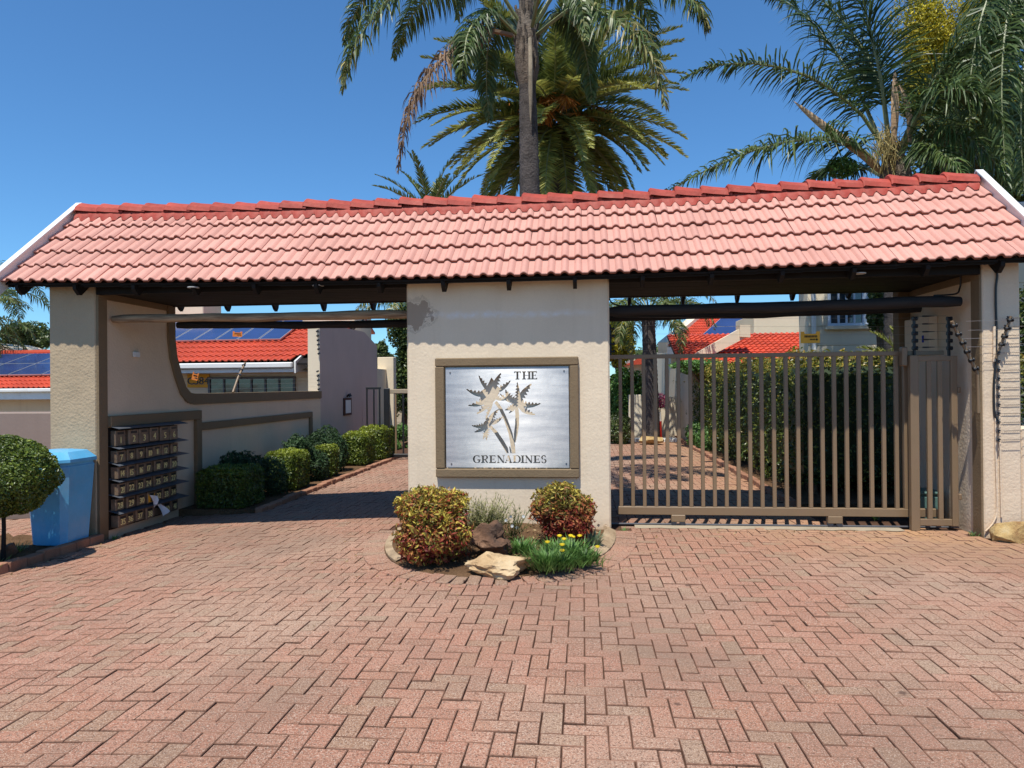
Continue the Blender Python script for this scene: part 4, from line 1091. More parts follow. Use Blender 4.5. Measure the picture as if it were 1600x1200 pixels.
# ================================================================== FOLIAGE
def leaves_mesh(name, C, Nn, size, mat, tint, aspect=.5, spread=.9, jit=.3, fold=True):
    """C: (n,3) centres, Nn: (n,3) outward normals"""
    n = len(C); rn = RNG.normal(size=(n, 3)); D = Nn+rn*spread; D /= np.linalg.norm(D, axis=1, keepdims=True)
    A = np.cross(D, RNG.normal(size=(n, 3))); A /= np.linalg.norm(A, axis=1, keepdims=True); B = np.cross(D, A)
    s = (size*(1+jit*RNG.normal(size=n)).clip(.4, 1.8))[:, None]
    V = np.stack([C-A*s*.5, C+B*s*aspect*.5+D*s*.06, C+A*s*.5, C-B*s*aspect*.5+D*s*.06], 1).reshape(-1, 3)
    Fq = np.arange(n*4).reshape(n, 4)
    return mesh_np(name, V, Fq, mat, tint)
def box_points(x0, x1, y0, y1, z0, z1, n, rnd=.08, depth=.07, wob=.03):
    # area weighted points on box surfaces except the bottom
    fs = [('x', x0, (y1-y0)*(z1-z0)), ('x', x1, (y1-y0)*(z1-z0)), ('y', y0, (x1-x0)*(z1-z0)), ('y', y1, (x1-x0)*(z1-z0)), ('z', z1, (x1-x0)*(y1-y0))]
    tot = sum(f[2] for f in fs); P = []; Nn = []
    for ax, c, ar in fs:
        m = int(n*ar/tot); x = RNG.uniform(x0, x1, m); y = RNG.uniform(y0, y1, m); z = RNG.uniform(z0, z1, m)
        nn = np.zeros((m, 3))
        if ax == 'x': x[:] = c; nn[:, 0] = -1 if c == x0 else 1
        elif ax == 'y': y[:] = c; nn[:, 1] = -1 if c == y0 else 1
        else: z[:] = c; nn[:, 2] = 1
        p = np.stack([x, y, z], 1); p -= nn*RNG.exponential(depth, m)[:, None]*.6
        w_ = np.sin(p[:, 0]*9+p[:, 2]*7)*np.sin(p[:, 1]*8+p[:, 2]*5)+.6*np.sin(p[:, 0]*23+1)*np.sin(p[:, 1]*19)
        p += nn*(w_*wob)[:, None]; P.append(p); Nn.append(nn)
    P = np.concatenate(P); Nn = np.concatenate(Nn)
    # round the corners
    c = np.array([(x0+x1)/2, (y0+y1)/2, (z0+z1)/2]); h = np.array([(x1-x0)/2, (y1-y0)/2, (z1-z0)/2])
    q = (P-c)/h; e = np.sort(np.abs(q), axis=1)[:, 1]; k = np.clip((e-(1-rnd/h.min()))/(rnd/h.min()), 0, 1)**2
    q2 = P-c; P = c+q2*(1-k*rnd/h.mean()*.6)[:, None]
    return P, Nn
def hedge(name, x0, x1, y0, y1, z0, z1, n, size, mat, label, group=None, topbright=.25, wob=.02, cat='hedge', lean=0, base=.4, rnd=.1):
    root = empty(name, ((x0+x1)/2, (y0+y1)/2, z0), label, cat, group)
    P, Nn = box_points(x0, x1, y0, y1, z0, z1, n, rnd, .05, wob)
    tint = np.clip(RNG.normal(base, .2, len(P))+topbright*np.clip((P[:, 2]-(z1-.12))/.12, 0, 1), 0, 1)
    put('foliage', leaves_mesh('foliage', P, Nn+np.array([0, 0, .35]), size, mat, tint), root, kind='stuff')
    b = MB(); m_ = .09; b.box(x0+m_, x1-m_, y0+m_, y1-m_, z0+.05, z1-m_, .05, t=.1); b.put('dark_filler_core', mat, root)  # added solid box, tinted dark, stands for the shaded inside and blocks see-through
    b = MB()
    for k in range(5):
        X, Y = random.uniform(x0+m_, x1-m_), random.uniform(y0+m_, y1-m_); b.tube([(X, Y, z0-.02), (X, Y, z0+.15)], .012, 6)
    b.put('stem', M_bark2, root)
def ell_points(c, r, n, depth=.12, lump=.1, seed=0):
    D = RNG.normal(size=(n, 3)); D /= np.linalg.norm(D, axis=1, keepdims=True)
    rr = 1-RNG.exponential(depth, n)*.6
    l = np.sin(D[:, 0]*5+seed)*np.sin(D[:, 1]*6+seed*2)*np.sin(D[:, 2]*5+1+seed)+.5*np.sin(D[:, 0]*13+seed)*np.sin(D[:, 1]*11+2)*np.sin(D[:, 2]*12)
    rr = (rr*(1+lump*l)).clip(.05)
    return np.array(c)+D*np.array(r)*rr[:, None], D
def bush(name, blobs, n, size, mat, label, cat='shrub', group=None, tintf=None, aspect=.45, spread=.9, lump=.12, z0=None, core=True, depth=.14, stems=5):
    c0 = blobs[0][0]; zb = z0 if z0 is not None else min(b_[0][2]-b_[1][2] for b_ in blobs)
    root = empty(name, (c0[0], c0[1], zb), label, cat, group)
    tot = sum(b_[1][0]*b_[1][1] for b_ in blobs); Ps = []; Ns = []
    for k, (c, r_) in enumerate(blobs):
        P, D = ell_points(c, r_, int(n*r_[0]*r_[1]/tot), depth, lump, k*1.7+c[0]); Ps.append(P); Ns.append(D)
    P = np.concatenate(Ps); D = np.concatenate(Ns); kp = P[:, 2] > zb-.01; P = P[kp]; D = D[kp]
    tint = tintf(P) if tintf else np.clip(RNG.normal(.45, .22, len(P)), 0, 1)
    put('foliage', leaves_mesh('foliage', P, D+np.array([0, 0, .3]), size, mat, tint, aspect, spread), root, kind='stuff')
    b = MB()
    for k in range(stems):
        c, r_ = random.choice(blobs); a = random.uniform(0, 6.28); e = Vector(c)+Vector((math.cos(a)*r_[0]*.5, math.sin(a)*r_[1]*.5, r_[2]*.3))
        s0 = Vector((c0[0]+random.uniform(-.06, .06), c0[1]+random.uniform(-.06, .06), zb-.02)); b.tube([s0, s0.lerp(e, .5)+Vector((.03, 0, .05)), e], [.012, .009, .004], 5)
    b.put('stem', M_bark2, root)
    return root
# left drive hedges
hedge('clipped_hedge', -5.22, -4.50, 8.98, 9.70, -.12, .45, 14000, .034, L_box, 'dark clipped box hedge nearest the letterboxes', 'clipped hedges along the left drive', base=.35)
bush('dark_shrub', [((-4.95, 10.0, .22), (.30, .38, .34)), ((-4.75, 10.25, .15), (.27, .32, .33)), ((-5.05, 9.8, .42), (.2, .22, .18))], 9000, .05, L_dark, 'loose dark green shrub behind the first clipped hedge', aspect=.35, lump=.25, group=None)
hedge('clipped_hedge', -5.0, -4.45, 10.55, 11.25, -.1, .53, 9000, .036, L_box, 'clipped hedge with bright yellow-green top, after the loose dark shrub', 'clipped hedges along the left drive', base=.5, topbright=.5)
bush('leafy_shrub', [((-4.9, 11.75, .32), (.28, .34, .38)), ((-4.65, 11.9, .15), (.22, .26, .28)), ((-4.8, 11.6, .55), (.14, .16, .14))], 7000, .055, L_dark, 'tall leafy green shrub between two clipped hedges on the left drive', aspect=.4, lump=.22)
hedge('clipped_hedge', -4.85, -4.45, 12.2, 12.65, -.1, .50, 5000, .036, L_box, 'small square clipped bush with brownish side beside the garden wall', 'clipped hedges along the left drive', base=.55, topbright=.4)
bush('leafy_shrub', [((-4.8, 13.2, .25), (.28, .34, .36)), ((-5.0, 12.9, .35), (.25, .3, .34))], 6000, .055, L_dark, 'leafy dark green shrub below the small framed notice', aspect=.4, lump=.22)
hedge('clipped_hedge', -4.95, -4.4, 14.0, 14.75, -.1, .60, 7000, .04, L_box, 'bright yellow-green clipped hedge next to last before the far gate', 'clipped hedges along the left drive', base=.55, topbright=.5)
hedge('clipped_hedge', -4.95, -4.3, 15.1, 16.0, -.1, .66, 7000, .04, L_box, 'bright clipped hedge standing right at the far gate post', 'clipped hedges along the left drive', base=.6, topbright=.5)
bush('dark_shrub', [((-5.15, 13.8, .35), (.25, .6, .4))], 3500, .05, L_dark, 'dark shrub against the mauve wall behind the bright hedge', aspect=.4)
# soil strip + kerb along left drive
b = MB(); b.box(-5.40, -4.34, 8.95, 16.5, -.3, -.085); strip = b.put('planting_strip', M_soil, None, kind='structure')
y = 8.97
while y < 16:
    b = MB(); b.box(-.05, .05, 0, .21, -.12, .0, .009); o = b.put('kerb_brick', M_kerb, strip, loc=(-4.29+random.gauss(0, .005), y, -.055+random.gauss(0, .006))); o.rotation_euler = (random.gauss(0, .02), random.gauss(0, .04), random.gauss(0, .02)); y += .218
# right drive hedge
b = MB(); b.box(2.66, 6.2, 9.1, 22, -.2, .03); strip2 = b.put('planting_strip', M_soil, None, kind='structure')
y = 9.1
while y < 22:
    b = MB(); b.box(-.05, .05, 0, .21, -.12, .0, .009); o = b.put('kerb_brick', M_kerb, strip2, loc=(2.62+random.gauss(0, .005), y, .07+random.gauss(0, .006))); o.rotation_euler = (random.gauss(0, .02), random.gauss(0, .04), random.gauss(0, .02)); y += .218
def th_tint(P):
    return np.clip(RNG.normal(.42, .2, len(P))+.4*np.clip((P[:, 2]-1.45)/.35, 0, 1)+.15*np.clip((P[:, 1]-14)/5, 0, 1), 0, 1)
def tall_hedge():
    root = empty('tall_hedge', (4.2, 14, 0), 'tall dense green hedge with yellowish top along the right-hand drive behind the gate', 'hedge')
    P, Nn = box_points(2.80, 5.9, 9.6, 22.0, .06, 1.92, 66000, .15, .10, .07)
    P[:, 2] += .05*np.sin(P[:, 0]*3)+.05*np.sin(P[:, 1]*2.1)
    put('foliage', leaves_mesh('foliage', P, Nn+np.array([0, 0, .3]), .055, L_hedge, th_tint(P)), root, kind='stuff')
    MB().box(2.98, 5.75, 9.8, 21.8, .2, 1.75, .1, t=.05).put('dark_filler_core', L_hedge, root)  # added dark filler box for the shaded hedge interior
    b = MB()
    for k in range(26):
        X = random.choice([random.uniform(3.05, 3.2), random.uniform(3.1, 5.8)]); Y = random.uniform(9.85, 20); b.tube([(X, Y, 0), (X+random.uniform(-.1, .1), Y, .7)], .03, 6)
    b.put('stems', M_bark2, root, kind='stuff')
tall_hedge()
bush('leafy_shrub', [((2.75, 17.5, .3), (.25, .5, .35)), ((2.85, 16.6, .25), (.25, .5, .3))], 4000, .06, L_gaz, 'bright green low shrub at the kerb before the far end of the hedge', aspect=.4)
# flower bed planting
def nand(P):
    z = P[:, 2]; n = np.sin(P[:, 0]*21+3)*np.sin(P[:, 2]*19+P[:, 1]*7)
    return np.clip(.48+.14*n+RNG.normal(0, .30, len(P))+.18*np.clip((z-.38)/.2, -1, 1), 0, 1)
bush('nandina_bush', [((-1.31, 5.95, .47), (.27, .27, .19)), ((-1.27, 5.90, .27), (.29, .28, .24)), ((-1.47, 5.92, .50), (.13, .15, .13)), ((-1.10, 5.95, .54), (.12, .15, .10)), ((-1.12, 5.86, .30), (.18, .18, .2)), ((-1.38, 5.82, .22), (.18, .18, .2)), ((-1.33, 5.9, .59), (.12, .12, .08))], 15000, .042, L_nand, 'large two-tiered red and yellow nandina bush on the left of the flower bed', tintf=nand, aspect=.36, z0=.06, lump=.30, spread=1.4, depth=.26)
def nand2(P):
    z = P[:, 2]; return np.clip(.40+.42*np.clip((z-.40)/.14, -1, 1)*.7+RNG.normal(0, .2, len(P)), 0, 1)
bush('nandina_bush', [((-.22, 6.6, .44), (.23, .23, .16)), ((-.17, 6.55, .26), (.22, .21, .20)), ((-.36, 6.5, .38), (.12, .13, .12)), ((-.02, 6.55, .38), (.13, .15, .13)), ((-.20, 6.55, .55), (.12, .12, .08)), ((-.08, 6.48, .26), (.16, .16, .16))], 12000, .042, L_nand, 'round nandina bush with yellow top and red sides on the right of the flower bed', tintf=nand2, aspect=.36, z0=.08, lump=.30, spread=1.4, depth=.26)
def tuft(name, c, n, h, spread, w_, mat, label, cat='plant', group=None, curl=.5, flowers=0, fmat=None, fr=.02):
    root = empty(name, c, label, cat, group); V = []; T = []
    for k in range(n):
        a = random.uniform(0, 6.283); r_ = abs(random.gauss(0, spread*.4)); p = Vector((c[0]+math.cos(a)*r_, c[1]+math.sin(a)*r_, c[2]-.01))
        a2 = a+random.gauss(0, .5); d = Vector((math.cos(a2)*random.uniform(.2, .9), math.sin(a2)*random.uniform(.2, .9), 1)).normalized()
        side = d.cross(Vector((0, 0, 1))).normalized() if abs(d.z) < .99 else Vector((1, 0, 0)); hh = h*random.uniform(.5, 1.1); q = p.copy(); t = random.random()
        prev = None
        for s in range(4):
            ww = w_*(1, 1.15, .8, .05)[s]; cur = (q-side*ww/2, q+side*ww/2)
            if prev: V += [prev[0], prev[1], cur[1], cur[0]]; T.append(t)
            prev = cur; q = q+d*hh/3; d = (d+Vector((math.cos(a2), math.sin(a2), -1))*curl*.28).normalized()
    V = np.array([v[:] for v in V]); put('leaf_blades', mesh_np('leaf_blades', V, np.arange(len(V)).reshape(-1, 4), mat, T), root, kind='stuff')
    for k in range(flowers):
        a = random.uniform(0, 6.283); r_ = spread*random.uniform(.1, .9); p = Vector((c[0]+math.cos(a)*r_, c[1]+math.sin(a)*r_*.7-.02, c[2]+h*random.uniform(.75, 1.0)))
        b = MB()
        for q in range(12):
            t0 = q*math.pi/6; d = Vector((math.cos(t0), math.sin(t0)*.9-.15, .25+.3*math.sin(t0))); s = Vector((-math.sin(t0), math.cos(t0), 0)); 
            b.add([p, p+d*fr*.6+s*fr*.25, p+d*fr, p+d*fr*.6-s*fr*.25], [(0, 1, 2, 3)], random.random())
        b.tube([p-Vector((0, 0, .002)), p+Vector((0, -.003, .005))], fr*.35, 8); b.put('flower', fmat, root)
        b = MB(); b.tube([Vector((p.x, p.y, c[2])), p], .002, 4); b.put('flower_stem', mat, root)
    return root
def GB(px, py, z=.07):
    d = ray(px, py); t = (z-CAM_H)/d.z; return Vector((0, 0, CAM_H))+d*t
for (px, py, n, h, fl, lab) in ((855, 886, 520, .20, 2, 'front clump of green gazania leaves beside the tan rock'), (893, 872, 480, .19, 4, 'gazania clump with several yellow flowers below the right nandina'), (915, 878, 300, .14, 1, 'low gazania clump near the right edge of the flower bed'), (868, 866, 380, .17, 1, 'gazania clump under the round nandina bush'), (815, 862, 380, .15, 0, 'bright green flowerless clump in the middle of the flower bed'), (880, 884, 300, .13, 1, 'small gazania clump at the front kerb of the bed')):
    tuft('gazania_plant', GB(px, py), n, h, .17, .008, L_gaz, lab, 'plant', 'gazania clumps in the flower bed', .6, fl, L_yflower, .026)
tuft('grey_leaved_plant', GB(925, 850), 120, .16, .08, .02, leafmat('grey_leaf', [(0, (.12, .18, .1)), (1, (.3, .38, .25))]), 'small grey-green leafy plant by the right corner of the pillar', 'plant', None, .4)
def feather(c, rad, h, n, label, fl=0, mat=L_feather):
    root = empty('feathery_shrub', c, label, 'shrub'); V = []; T = []
    for k in range(n):
        a = random.uniform(0, 6.283); d = Vector((math.cos(a)*random.uniform(.1, .8), math.sin(a)*random.uniform(.1, .7), 1)).normalized(); q = Vector(c); L_ = h*random.uniform(.6, 1.1); t = random.random()
        for s in range(9):
            q2 = q+d*L_/9; side = Vector((random.gauss(0, 1), random.gauss(0, 1), random.gauss(0, 1))).normalized()*.0022
            V += [q-side, q+side, q2+side, q2-side]; T.append(t*.5)
            if s > 1:
                for e in range(4):
                    dd = (d*.7+Vector((random.gauss(0, 1), random.gauss(0, 1), random.gauss(0, .7)))).normalized()*random.uniform(.02, .055); sd_ = dd.cross(Vector((0, 0, 1))).normalized()*.003
                    V += [q2-sd_, q2+sd_, q2+dd+sd_*.3, q2+dd-sd_*.3]; T.append(min(1, t*.6+random.random()*.5))
            q = q2; d = (d+Vector((random.gauss(0, .12), random.gauss(0, .12), -.04))).normalized()
    V = np.array([v[:] for v in V]); put('twigs', mesh_np('twigs', V, np.arange(len(V)).reshape(-1, 4), mat, T), root, kind='stuff')
    for k in range(fl):
        p = Vector(c)+Vector((random.uniform(-.05, .25), random.uniform(-.15, .05), h*random.uniform(.3, .95))); b = MB()
        for q in range(6):
            t0 = q*math.pi/3; dd = Vector((math.cos(t0), -.2, math.sin(t0)))*.017; s = Vector((-math.sin(t0), 0, math.cos(t0)))*.006; b.add([p, p+dd*.6+s, p+dd, p+dd*.6-s], [(0, 1, 2, 3)], .5)
        b.put('flower', L_wflower, root)
feather(GB(762, 848), .2, .44, 130, 'dry feathery olive shrub behind the dark rock, touching the wall', 0)
feather(GB(742, 850), .2, .38, 100, 'dry feathery olive shrub right beside the left nandina', 0)
feather(GB(800, 848), .2, .33, 26, 'thin feathery plant with white flowers behind the flower bed clumps', 6, L_tree)
P = GB(776, 893, .06)
rock('boulder', (P.x, P.y+.08, .085), (.31, .19, .115), M_rock, 'large pale tan flat rock at the front of the flower bed', 11, 4, .75)
P = GB(765, 862, .1)
rock('boulder', (P.x, P.y+.02, .20), (.22, .16, .15), M_rockd, 'dark brown rugged rock behind the tan rock', 23, 4, .95)

# topiary ball, left
T0 = Vector((-5.58, 6.28, .70))
bush('low_shrub', [((-5.98, 6.12, .0), (.20, .22, .17)), ((-5.80, 6.05, -.03), (.14, .16, .11))], 2600, .04, L_dark, 'low dark shrub on the soil under the topiary ball', aspect=.5, z0=-.11)
root = empty('topiary_ball', (T0.x, T0.y, -.1), 'round clipped box topiary ball standing in front of the blue bin', 'topiary')
P, D = ell_points(T0, (.48, .46, .39), 26000, .12, .09, 1)
put('foliage', leaves_mesh('foliage', P, D+np.array([0, 0, .3]), .027, L_box, np.clip(RNG.normal(.45, .2, len(P)), 0, 1), .55, .8), root, kind='stuff')
bmx = bmesh.new(); bmesh.ops.create_icosphere(bmx, subdivisions=3, radius=.30); me = bpy.data.meshes.new('dark_filler_core'); bmx.to_mesh(me); bmx.free(); me.materials.append(L_box); put('dark_filler_core', me, root, T0)  # added dark filler ball behind the leaves
MB().tube([(T0.x, T0.y, -.15), (T0.x+.01, T0.y, .2), T0], [.022, .018, .016], 8).put('trunk', M_dark, root)
tuft('grass_tuft', (-5.75, 6.62, -.10), 90, .12, .15, .006, L_box, 'thin grass tuft in the soil bed left of the blue bin', 'grass')
tuft('grass_tuft', (-5.62, 6.0, -.10), 200, .10, .3, .007, L_box, 'spreading grass tuft under the topiary ball', 'grass')
tuft('grass_tuft', GB(1383, 818, .01)+Vector((0, .25, 0)), 26, .14, .05, .008, L_gaz, 'lone green weed growing under the sliding gate', 'grass')

# ------------------------------------------------------------------ palms
def crom(P, n):
    P = [Vector(p) for p in P]; Q = []
    seg = len(P)-1
    for k in range(n+1):
        u = k/n*seg; i = min(int(u), seg-1); t = u-i
        p0, p1, p2, p3 = P[max(i-1, 0)], P[i], P[i+1], P[min(i+2, seg)]
        if i == 0: p0 = p1*2-p2
        if i == seg-1: p3 = p2*2-p1
        Q.append(.5*((2*p1)+(p2-p0)*t+(2*p0-5*p1+4*p2-p3)*t*t+(3*p1-p0-3*p2+p3)*t**3))
    return Q
def arc_path(c, az, el, L_, bend, n=8, side=0.0):
    p = Vector(c); Q = [p.copy()]; e = el
    for i in range(n):
        t = (i+1)/n; d = Vector((math.cos(az)*math.cos(e), math.sin(az)*math.cos(e), math.sin(e))); p = p+d*L_/n; Q.append(p.copy()); e -= bend*(.4+1.2*t)/n; az += side/n
    return Q
def frond(path, root, LL, n, wd, mat, pet=.22, fwd=.75, droop=.35, vspread=.5, vbase=.1, rr=.022, tbase=.35, tend=.75, tipdry=.0, name='frond', rmat=None, segs=3, label=None, lentip=.35):
    Q = crom(path, n); Q = np.array([q[:] for q in Q]); T = np.gradient(Q, axis=0); T /= np.linalg.norm(T, axis=1, keepdims=True)
    up_ = np.array([0, 0, 1.]); S = np.cross(T, up_); sl = np.linalg.norm(S, axis=1, keepdims=True)
    S = np.where(sl > .15, S/np.maximum(sl, 1e-6), np.array([[1, 0, 0]])); Nr = np.cross(S, T)
    V = []; tint = []
    ts = np.linspace(0, 1, n+1); sel = ts > pet; idx = np.where(sel)[0]
    for sd_ in (-1, 1):
        m = len(idx); t = (ts[idx]-pet)/(1-pet)
        prof = (np.sin(np.pi*np.clip(t*.82+.12, 0, 1))**.6)*(1-t*(1-lentip)); l = LL*prof*(1+RNG.normal(0, .10, m))
        f = fwd*(.6+.7*t)+RNG.normal(0, .13, m); v = vbase+RNG.normal(0, 1, m)*vspread
        d = S[idx]*sd_+T[idx]*f[:, None]+Nr[idx]*v[:, None]; d /= np.linalg.norm(d, axis=1, keepdims=True)
        p = Q[idx]+RNG.normal(0, .004, (m, 3)); w0 = np.cross(d, Nr[idx]+RNG.normal(0, .5, (m, 3))); w0 /= np.linalg.norm(w0, axis=1, keepdims=True)
        ws = wd*np.array([.55, 1.0, .8, .06] if segs == 3 else [.7, 1, .06])
        tn = np.clip(RNG.uniform(tbase-.25, tbase+.25, m)+(tend-tbase)*t+tipdry*(RNG.random(m) < .3)*t, 0, 1)
        prev = (p-w0*ws[0]/2, p+w0*ws[0]/2)
        dr = droop*(.7+.6*RNG.random(m))[:, None]
        for s in range(segs):
            p = p+d*(l/segs)[:, None]; d = d+np.array([0, 0, -1.])*dr; d /= np.linalg.norm(d, axis=1, keepdims=True)
            cur = (p-w0*ws[s+1]/2, p+w0*ws[s+1]/2); V.append(np.stack([prev[0], prev[1], cur[1], cur[0]], 1)); tint.append(tn); prev = cur
    V = np.concatenate(V).reshape(-1, 3); tint = np.concatenate(tint)
    # rachis joined in the same leaf mesh
    Qr = [Vector(q) for q in Q[::max(1, n//10)]]; k = len(Qr); b = MB(); b.tube(Qr, [rr*(1-.85*i/(k-1)) for i in range(k)], 5, t=.55)
    nv = len(V); V2 = np.concatenate([V, np.array([v[:] if hasattr(v, 'x') else v for v in b.v])]); Fq = np.arange(nv).reshape(-1, 4)
    F2 = np.array([[i+nv for i in f] for f in b.f if len(f) == 4]); me = mesh_np(name, V2, np.concatenate([Fq, F2]), mat, np.concatenate([tint, np.full(len(F2), .7)]))
    if rmat: me.materials.append(rmat); me.polygons.foreach_set('material_index', np.concatenate([np.zeros(len(Fq)), np.ones(len(F2))]).astype(np.int32))
    return put(name, me, root, label=label)
def trunk(root, pts, rs, mat, n=14, rings=True):
    Q = crom(pts, 60); m = len(Q); R_ = []
    for i in range(m):
        u = i/(m-1)*(len(rs)-1); k = min(int(u), len(rs)-2); r_ = rs[k]+(rs[k+1]-rs[k])*(u-k); R_.append(r_*(1+(.05 if rings and i % 2 else -.0)+random.gauss(0, .015)))
    MB().tube(Q, R_, n).put('trunk', mat, root, smooth=True)

# 1. queen palm behind central pillar
Y1 = 11.0
def W1(px, py, dy=0): return WY(px, py, Y1+dy)
qp = empty('queen_palm', (W1(828, 600).x, Y1, 0), 'tall queen palm with slim dark trunk rising behind the middle of the tiled roof', 'palm tree')
base = W1(830, 600); cr = W1(823, 40)
trunk(qp, [(base.x, Y1, 0), (base.x, Y1, 3), W1(827, 260), W1(824, 130)], [.165, .155, .150, .125], M_bark, 16)
# boot of old leaf bases
b = MB(); b.tube([W1(824, 135), W1(824, 118), W1(823, 95), W1(822, 60), W1(822, 20), W1(823, -40)], [.13, .165, .19, .17, .12, .07], 16); b.put('crown_shaft', L_boot, qp, smooth=True)
b = MB()
for k in range(60):
    a = random.uniform(0, 6.283); z = random.uniform(0, 1); p = W1(823, 120-z*120); rr_ = .17-.05*z; q = p+Vector((math.cos(a)*rr_, math.sin(a)*rr_, 0)); b.tube([q-Vector((0, 0, .12)), q+Vector((math.cos(a)*.05, math.sin(a)*.05, .12))], [.006, .02], 5)
b.put('leaf_bases', L_boot, qp, kind='stuff')
b = MB(); b.tube([W1(828, 60, -.28), W1(829, 100, -.3), W1(829, 140, -.27), W1(829, 190, -.2)], [.03, .035, .035, .008], 8); b.put('spathe', surf('grey_spathe', (.34, .28, .2), .3, 8, .2, 60), qp, smooth=True)
c1 = [W1(815, 20), W1(830, 15)]
QF = dict(LL=.82, n=230, wd=.029, mat=L_queen, droop=.85, vspread=.45, rr=.03, fwd=.6, rmat=L_petiole)
def F1(pts, dys, **k):
    a = dict(QF); a.update(k); return frond([W1(px, py, dy) for (px, py), dy in zip(pts, dys)], qp, **a)
F1([(815, 40), (740, -60), (640, -30), (560, 60), (535, 140)], (0, -.6, -1.2, -1.6, -1.7), tipdry=.4)
F1([(815, 40), (720, -90), (620, -60), (560, 10), (540, 70)], (0, .4, .8, 1, 1.1), tipdry=.3)
F1([(815, 50), (760, -40), (690, -20), (640, 30), (615, 90)], (0, .8, 1.8, 2.3, 2.5))
F1([(812, 60), (770, 20), (735, 45), (725, 90), (720, 130)], (0, -.5, -1.0, -1.2, -1.2), LL=.55)
F1([(812, 55), (790, 30), (765, 60), (760, 130), (765, 190)], (0, .6, 1.3, 1.7, 1.8), LL=.6)
F1([(835, 40), (920, -80), (1010, -60), (1080, 0), (1105, 40)], (0, -.6, -1.0, -1.4, -1.5), tipdry=.4)
F1([(835, 40), (900, -60), (960, -40), (1010, 20), (1030, 110)], (0, .5, 1, 1.3, 1.4))
F1([(838, 55), (900, 10), (960, 30), (1010, 75), (1040, 165)], (0, -.7, -1.3, -1.6, -1.7), tipdry=1.0, tend=1.0)
F1([(838, 60), (870, 20), (905, 50), (920, 110), (925, 160)], (0, .5, 1.0, 1.3, 1.3), LL=.55)
F1([(830, 50), (850, -40), (880, -60), (905, -10), (915, 60)], (0, -1.2, -2.2, -2.8, -3.0), LL=.5)
F1([(820, 50), (800, -60), (765, -90), (730, -40), (715, 30)], (0, 1.2, 2.2, 2.8, 3.0))
F1([(826, 40), (835, -100), (860, -200), (900, -240), (940, -220)], (0, 0, 0, 0, 0))
F1([(820, 40), (800, -110), (760, -200), (700, -230), (650, -200)], (0, 0, .3, .5, .5))
# dead frond hanging left
a = dict(QF); a.update(LL=.62, mat=L_dead, droop=1.5, vspread=.6, rmat=None, tbase=.4, tend=.6, n=210, wd=.024, rr=.04, pet=.12)
frond([W1(px, py, dy) for (px, py), dy in zip([(800, 55), (750, 48), (705, 80), (660, 130), (635, 190), (622, 265)], (-.1, -.5, -.9, -1.2, -1.3, -1.3))], qp, label='dead brown frond hanging down', **a)

# 2. Canary date palm
Y2 = 22.0
def W2(px, py, dy=0): return WY(px, py, Y2+dy)
dp = empty('date_palm', (W2(870, 600).x, Y2, 0), 'broad date palm with dense yellow-green fronds and orange fruit stalks behind the queen palm', 'palm tree')
cc = W2(868, 185)
trunk(dp, [(cc.x, Y2, 0), (cc.x, Y2, 4), (cc.x, Y2, cc.z-.4)], [.5, .45, .6], M_bark)
k = 0
for el in (75, 58, 42, 28, 15, 3, -10, -24, -38, -52):
    nn = {75: 7, 58: 10, 42: 13, 28: 15, 15: 16, 3: 17, -10: 16, -24: 15, -38: 12, -52: 9}[el]
    for i in range(nn):
        az = 2*math.pi*(i+.5*(k % 2))/nn+random.gauss(0, .1); k += 1
        e = R(el+random.gauss(0, 4)); L_ = 4.0*random.uniform(.92, 1.06)*(1 if el < 60 else .8)
        if el < -5: L_ *= .9
        p = Vector(cc)+Vector((math.cos(az)*.25, math.sin(az)*.25, el/200))
        frond(arc_path(p, az, e, L_, R(42)), dp, .60, 100, .048, L_date, pet=.10, fwd=.9, droop=.06, vspread=.14, vbase=.28, rr=.05, tbase=.36 if el > 5 else .62, tend=.6 if el > 5 else .95, segs=2, lentip=.55, rmat=L_petiole)  # lower fronds tinted yellower: their sunlit look is in the colour
for k in range(9):
    az = random.uniform(math.pi, 2*math.pi)+random.gauss(0, .2); e = R(random.uniform(-5, 25)); b = MB(); p = Vector(cc)+Vector((0, 0, .2))
    P_ = arc_path(p, az, e, random.uniform(1.1, 1.9), R(50), 5); b.tube(P_, [.03, .028, .025, .02, .02, .015], 5, t=.2)
    E_ = P_[-1]
    for q in range(70):
        d = Vector((random.gauss(0, .25), random.gauss(0, .25), -random.uniform(.1, .5))); s0 = P_[-2].lerp(E_, random.random()); b.tube([s0, s0+d*.5+Vector((0, 0, .03)), s0+d], [.008, .012, .014], 3, caps=False, t=random.random())
    b.put('fruit_cluster', L_fruit, dp)
# small date palm, left of it
sp_ = empty('small_date_palm', (WY(655, 600, 19).x, 19, 0), 'small palm with stiff upright fronds just showing above the roof ridge', 'palm tree')
c_ = WY(672, 335, 19); trunk(sp_, [(c_.x, 19, 0), (c_.x, 19, 3), tuple(c_)], [.25, .22, .25], M_bark)
for az, el in ((2.9, 28), (3.2, 48), (2.6, 62), (3.6, 80), (0.2, 78), (0, 60), (-.3, 40), (1.5, 60), (4.6, 55), (5.2, 30), (4.0, 25), (3.0, 10), (2.0, 35)):
    frond(arc_path(c_, az, R(el), 1.9, R(30)), sp_, .34, 46, .04, L_date, pet=.12, fwd=1.1, droop=.04, vspread=.1, vbase=.35, rr=.035, tbase=.25, tend=.35, segs=2, rmat=L_petiole)

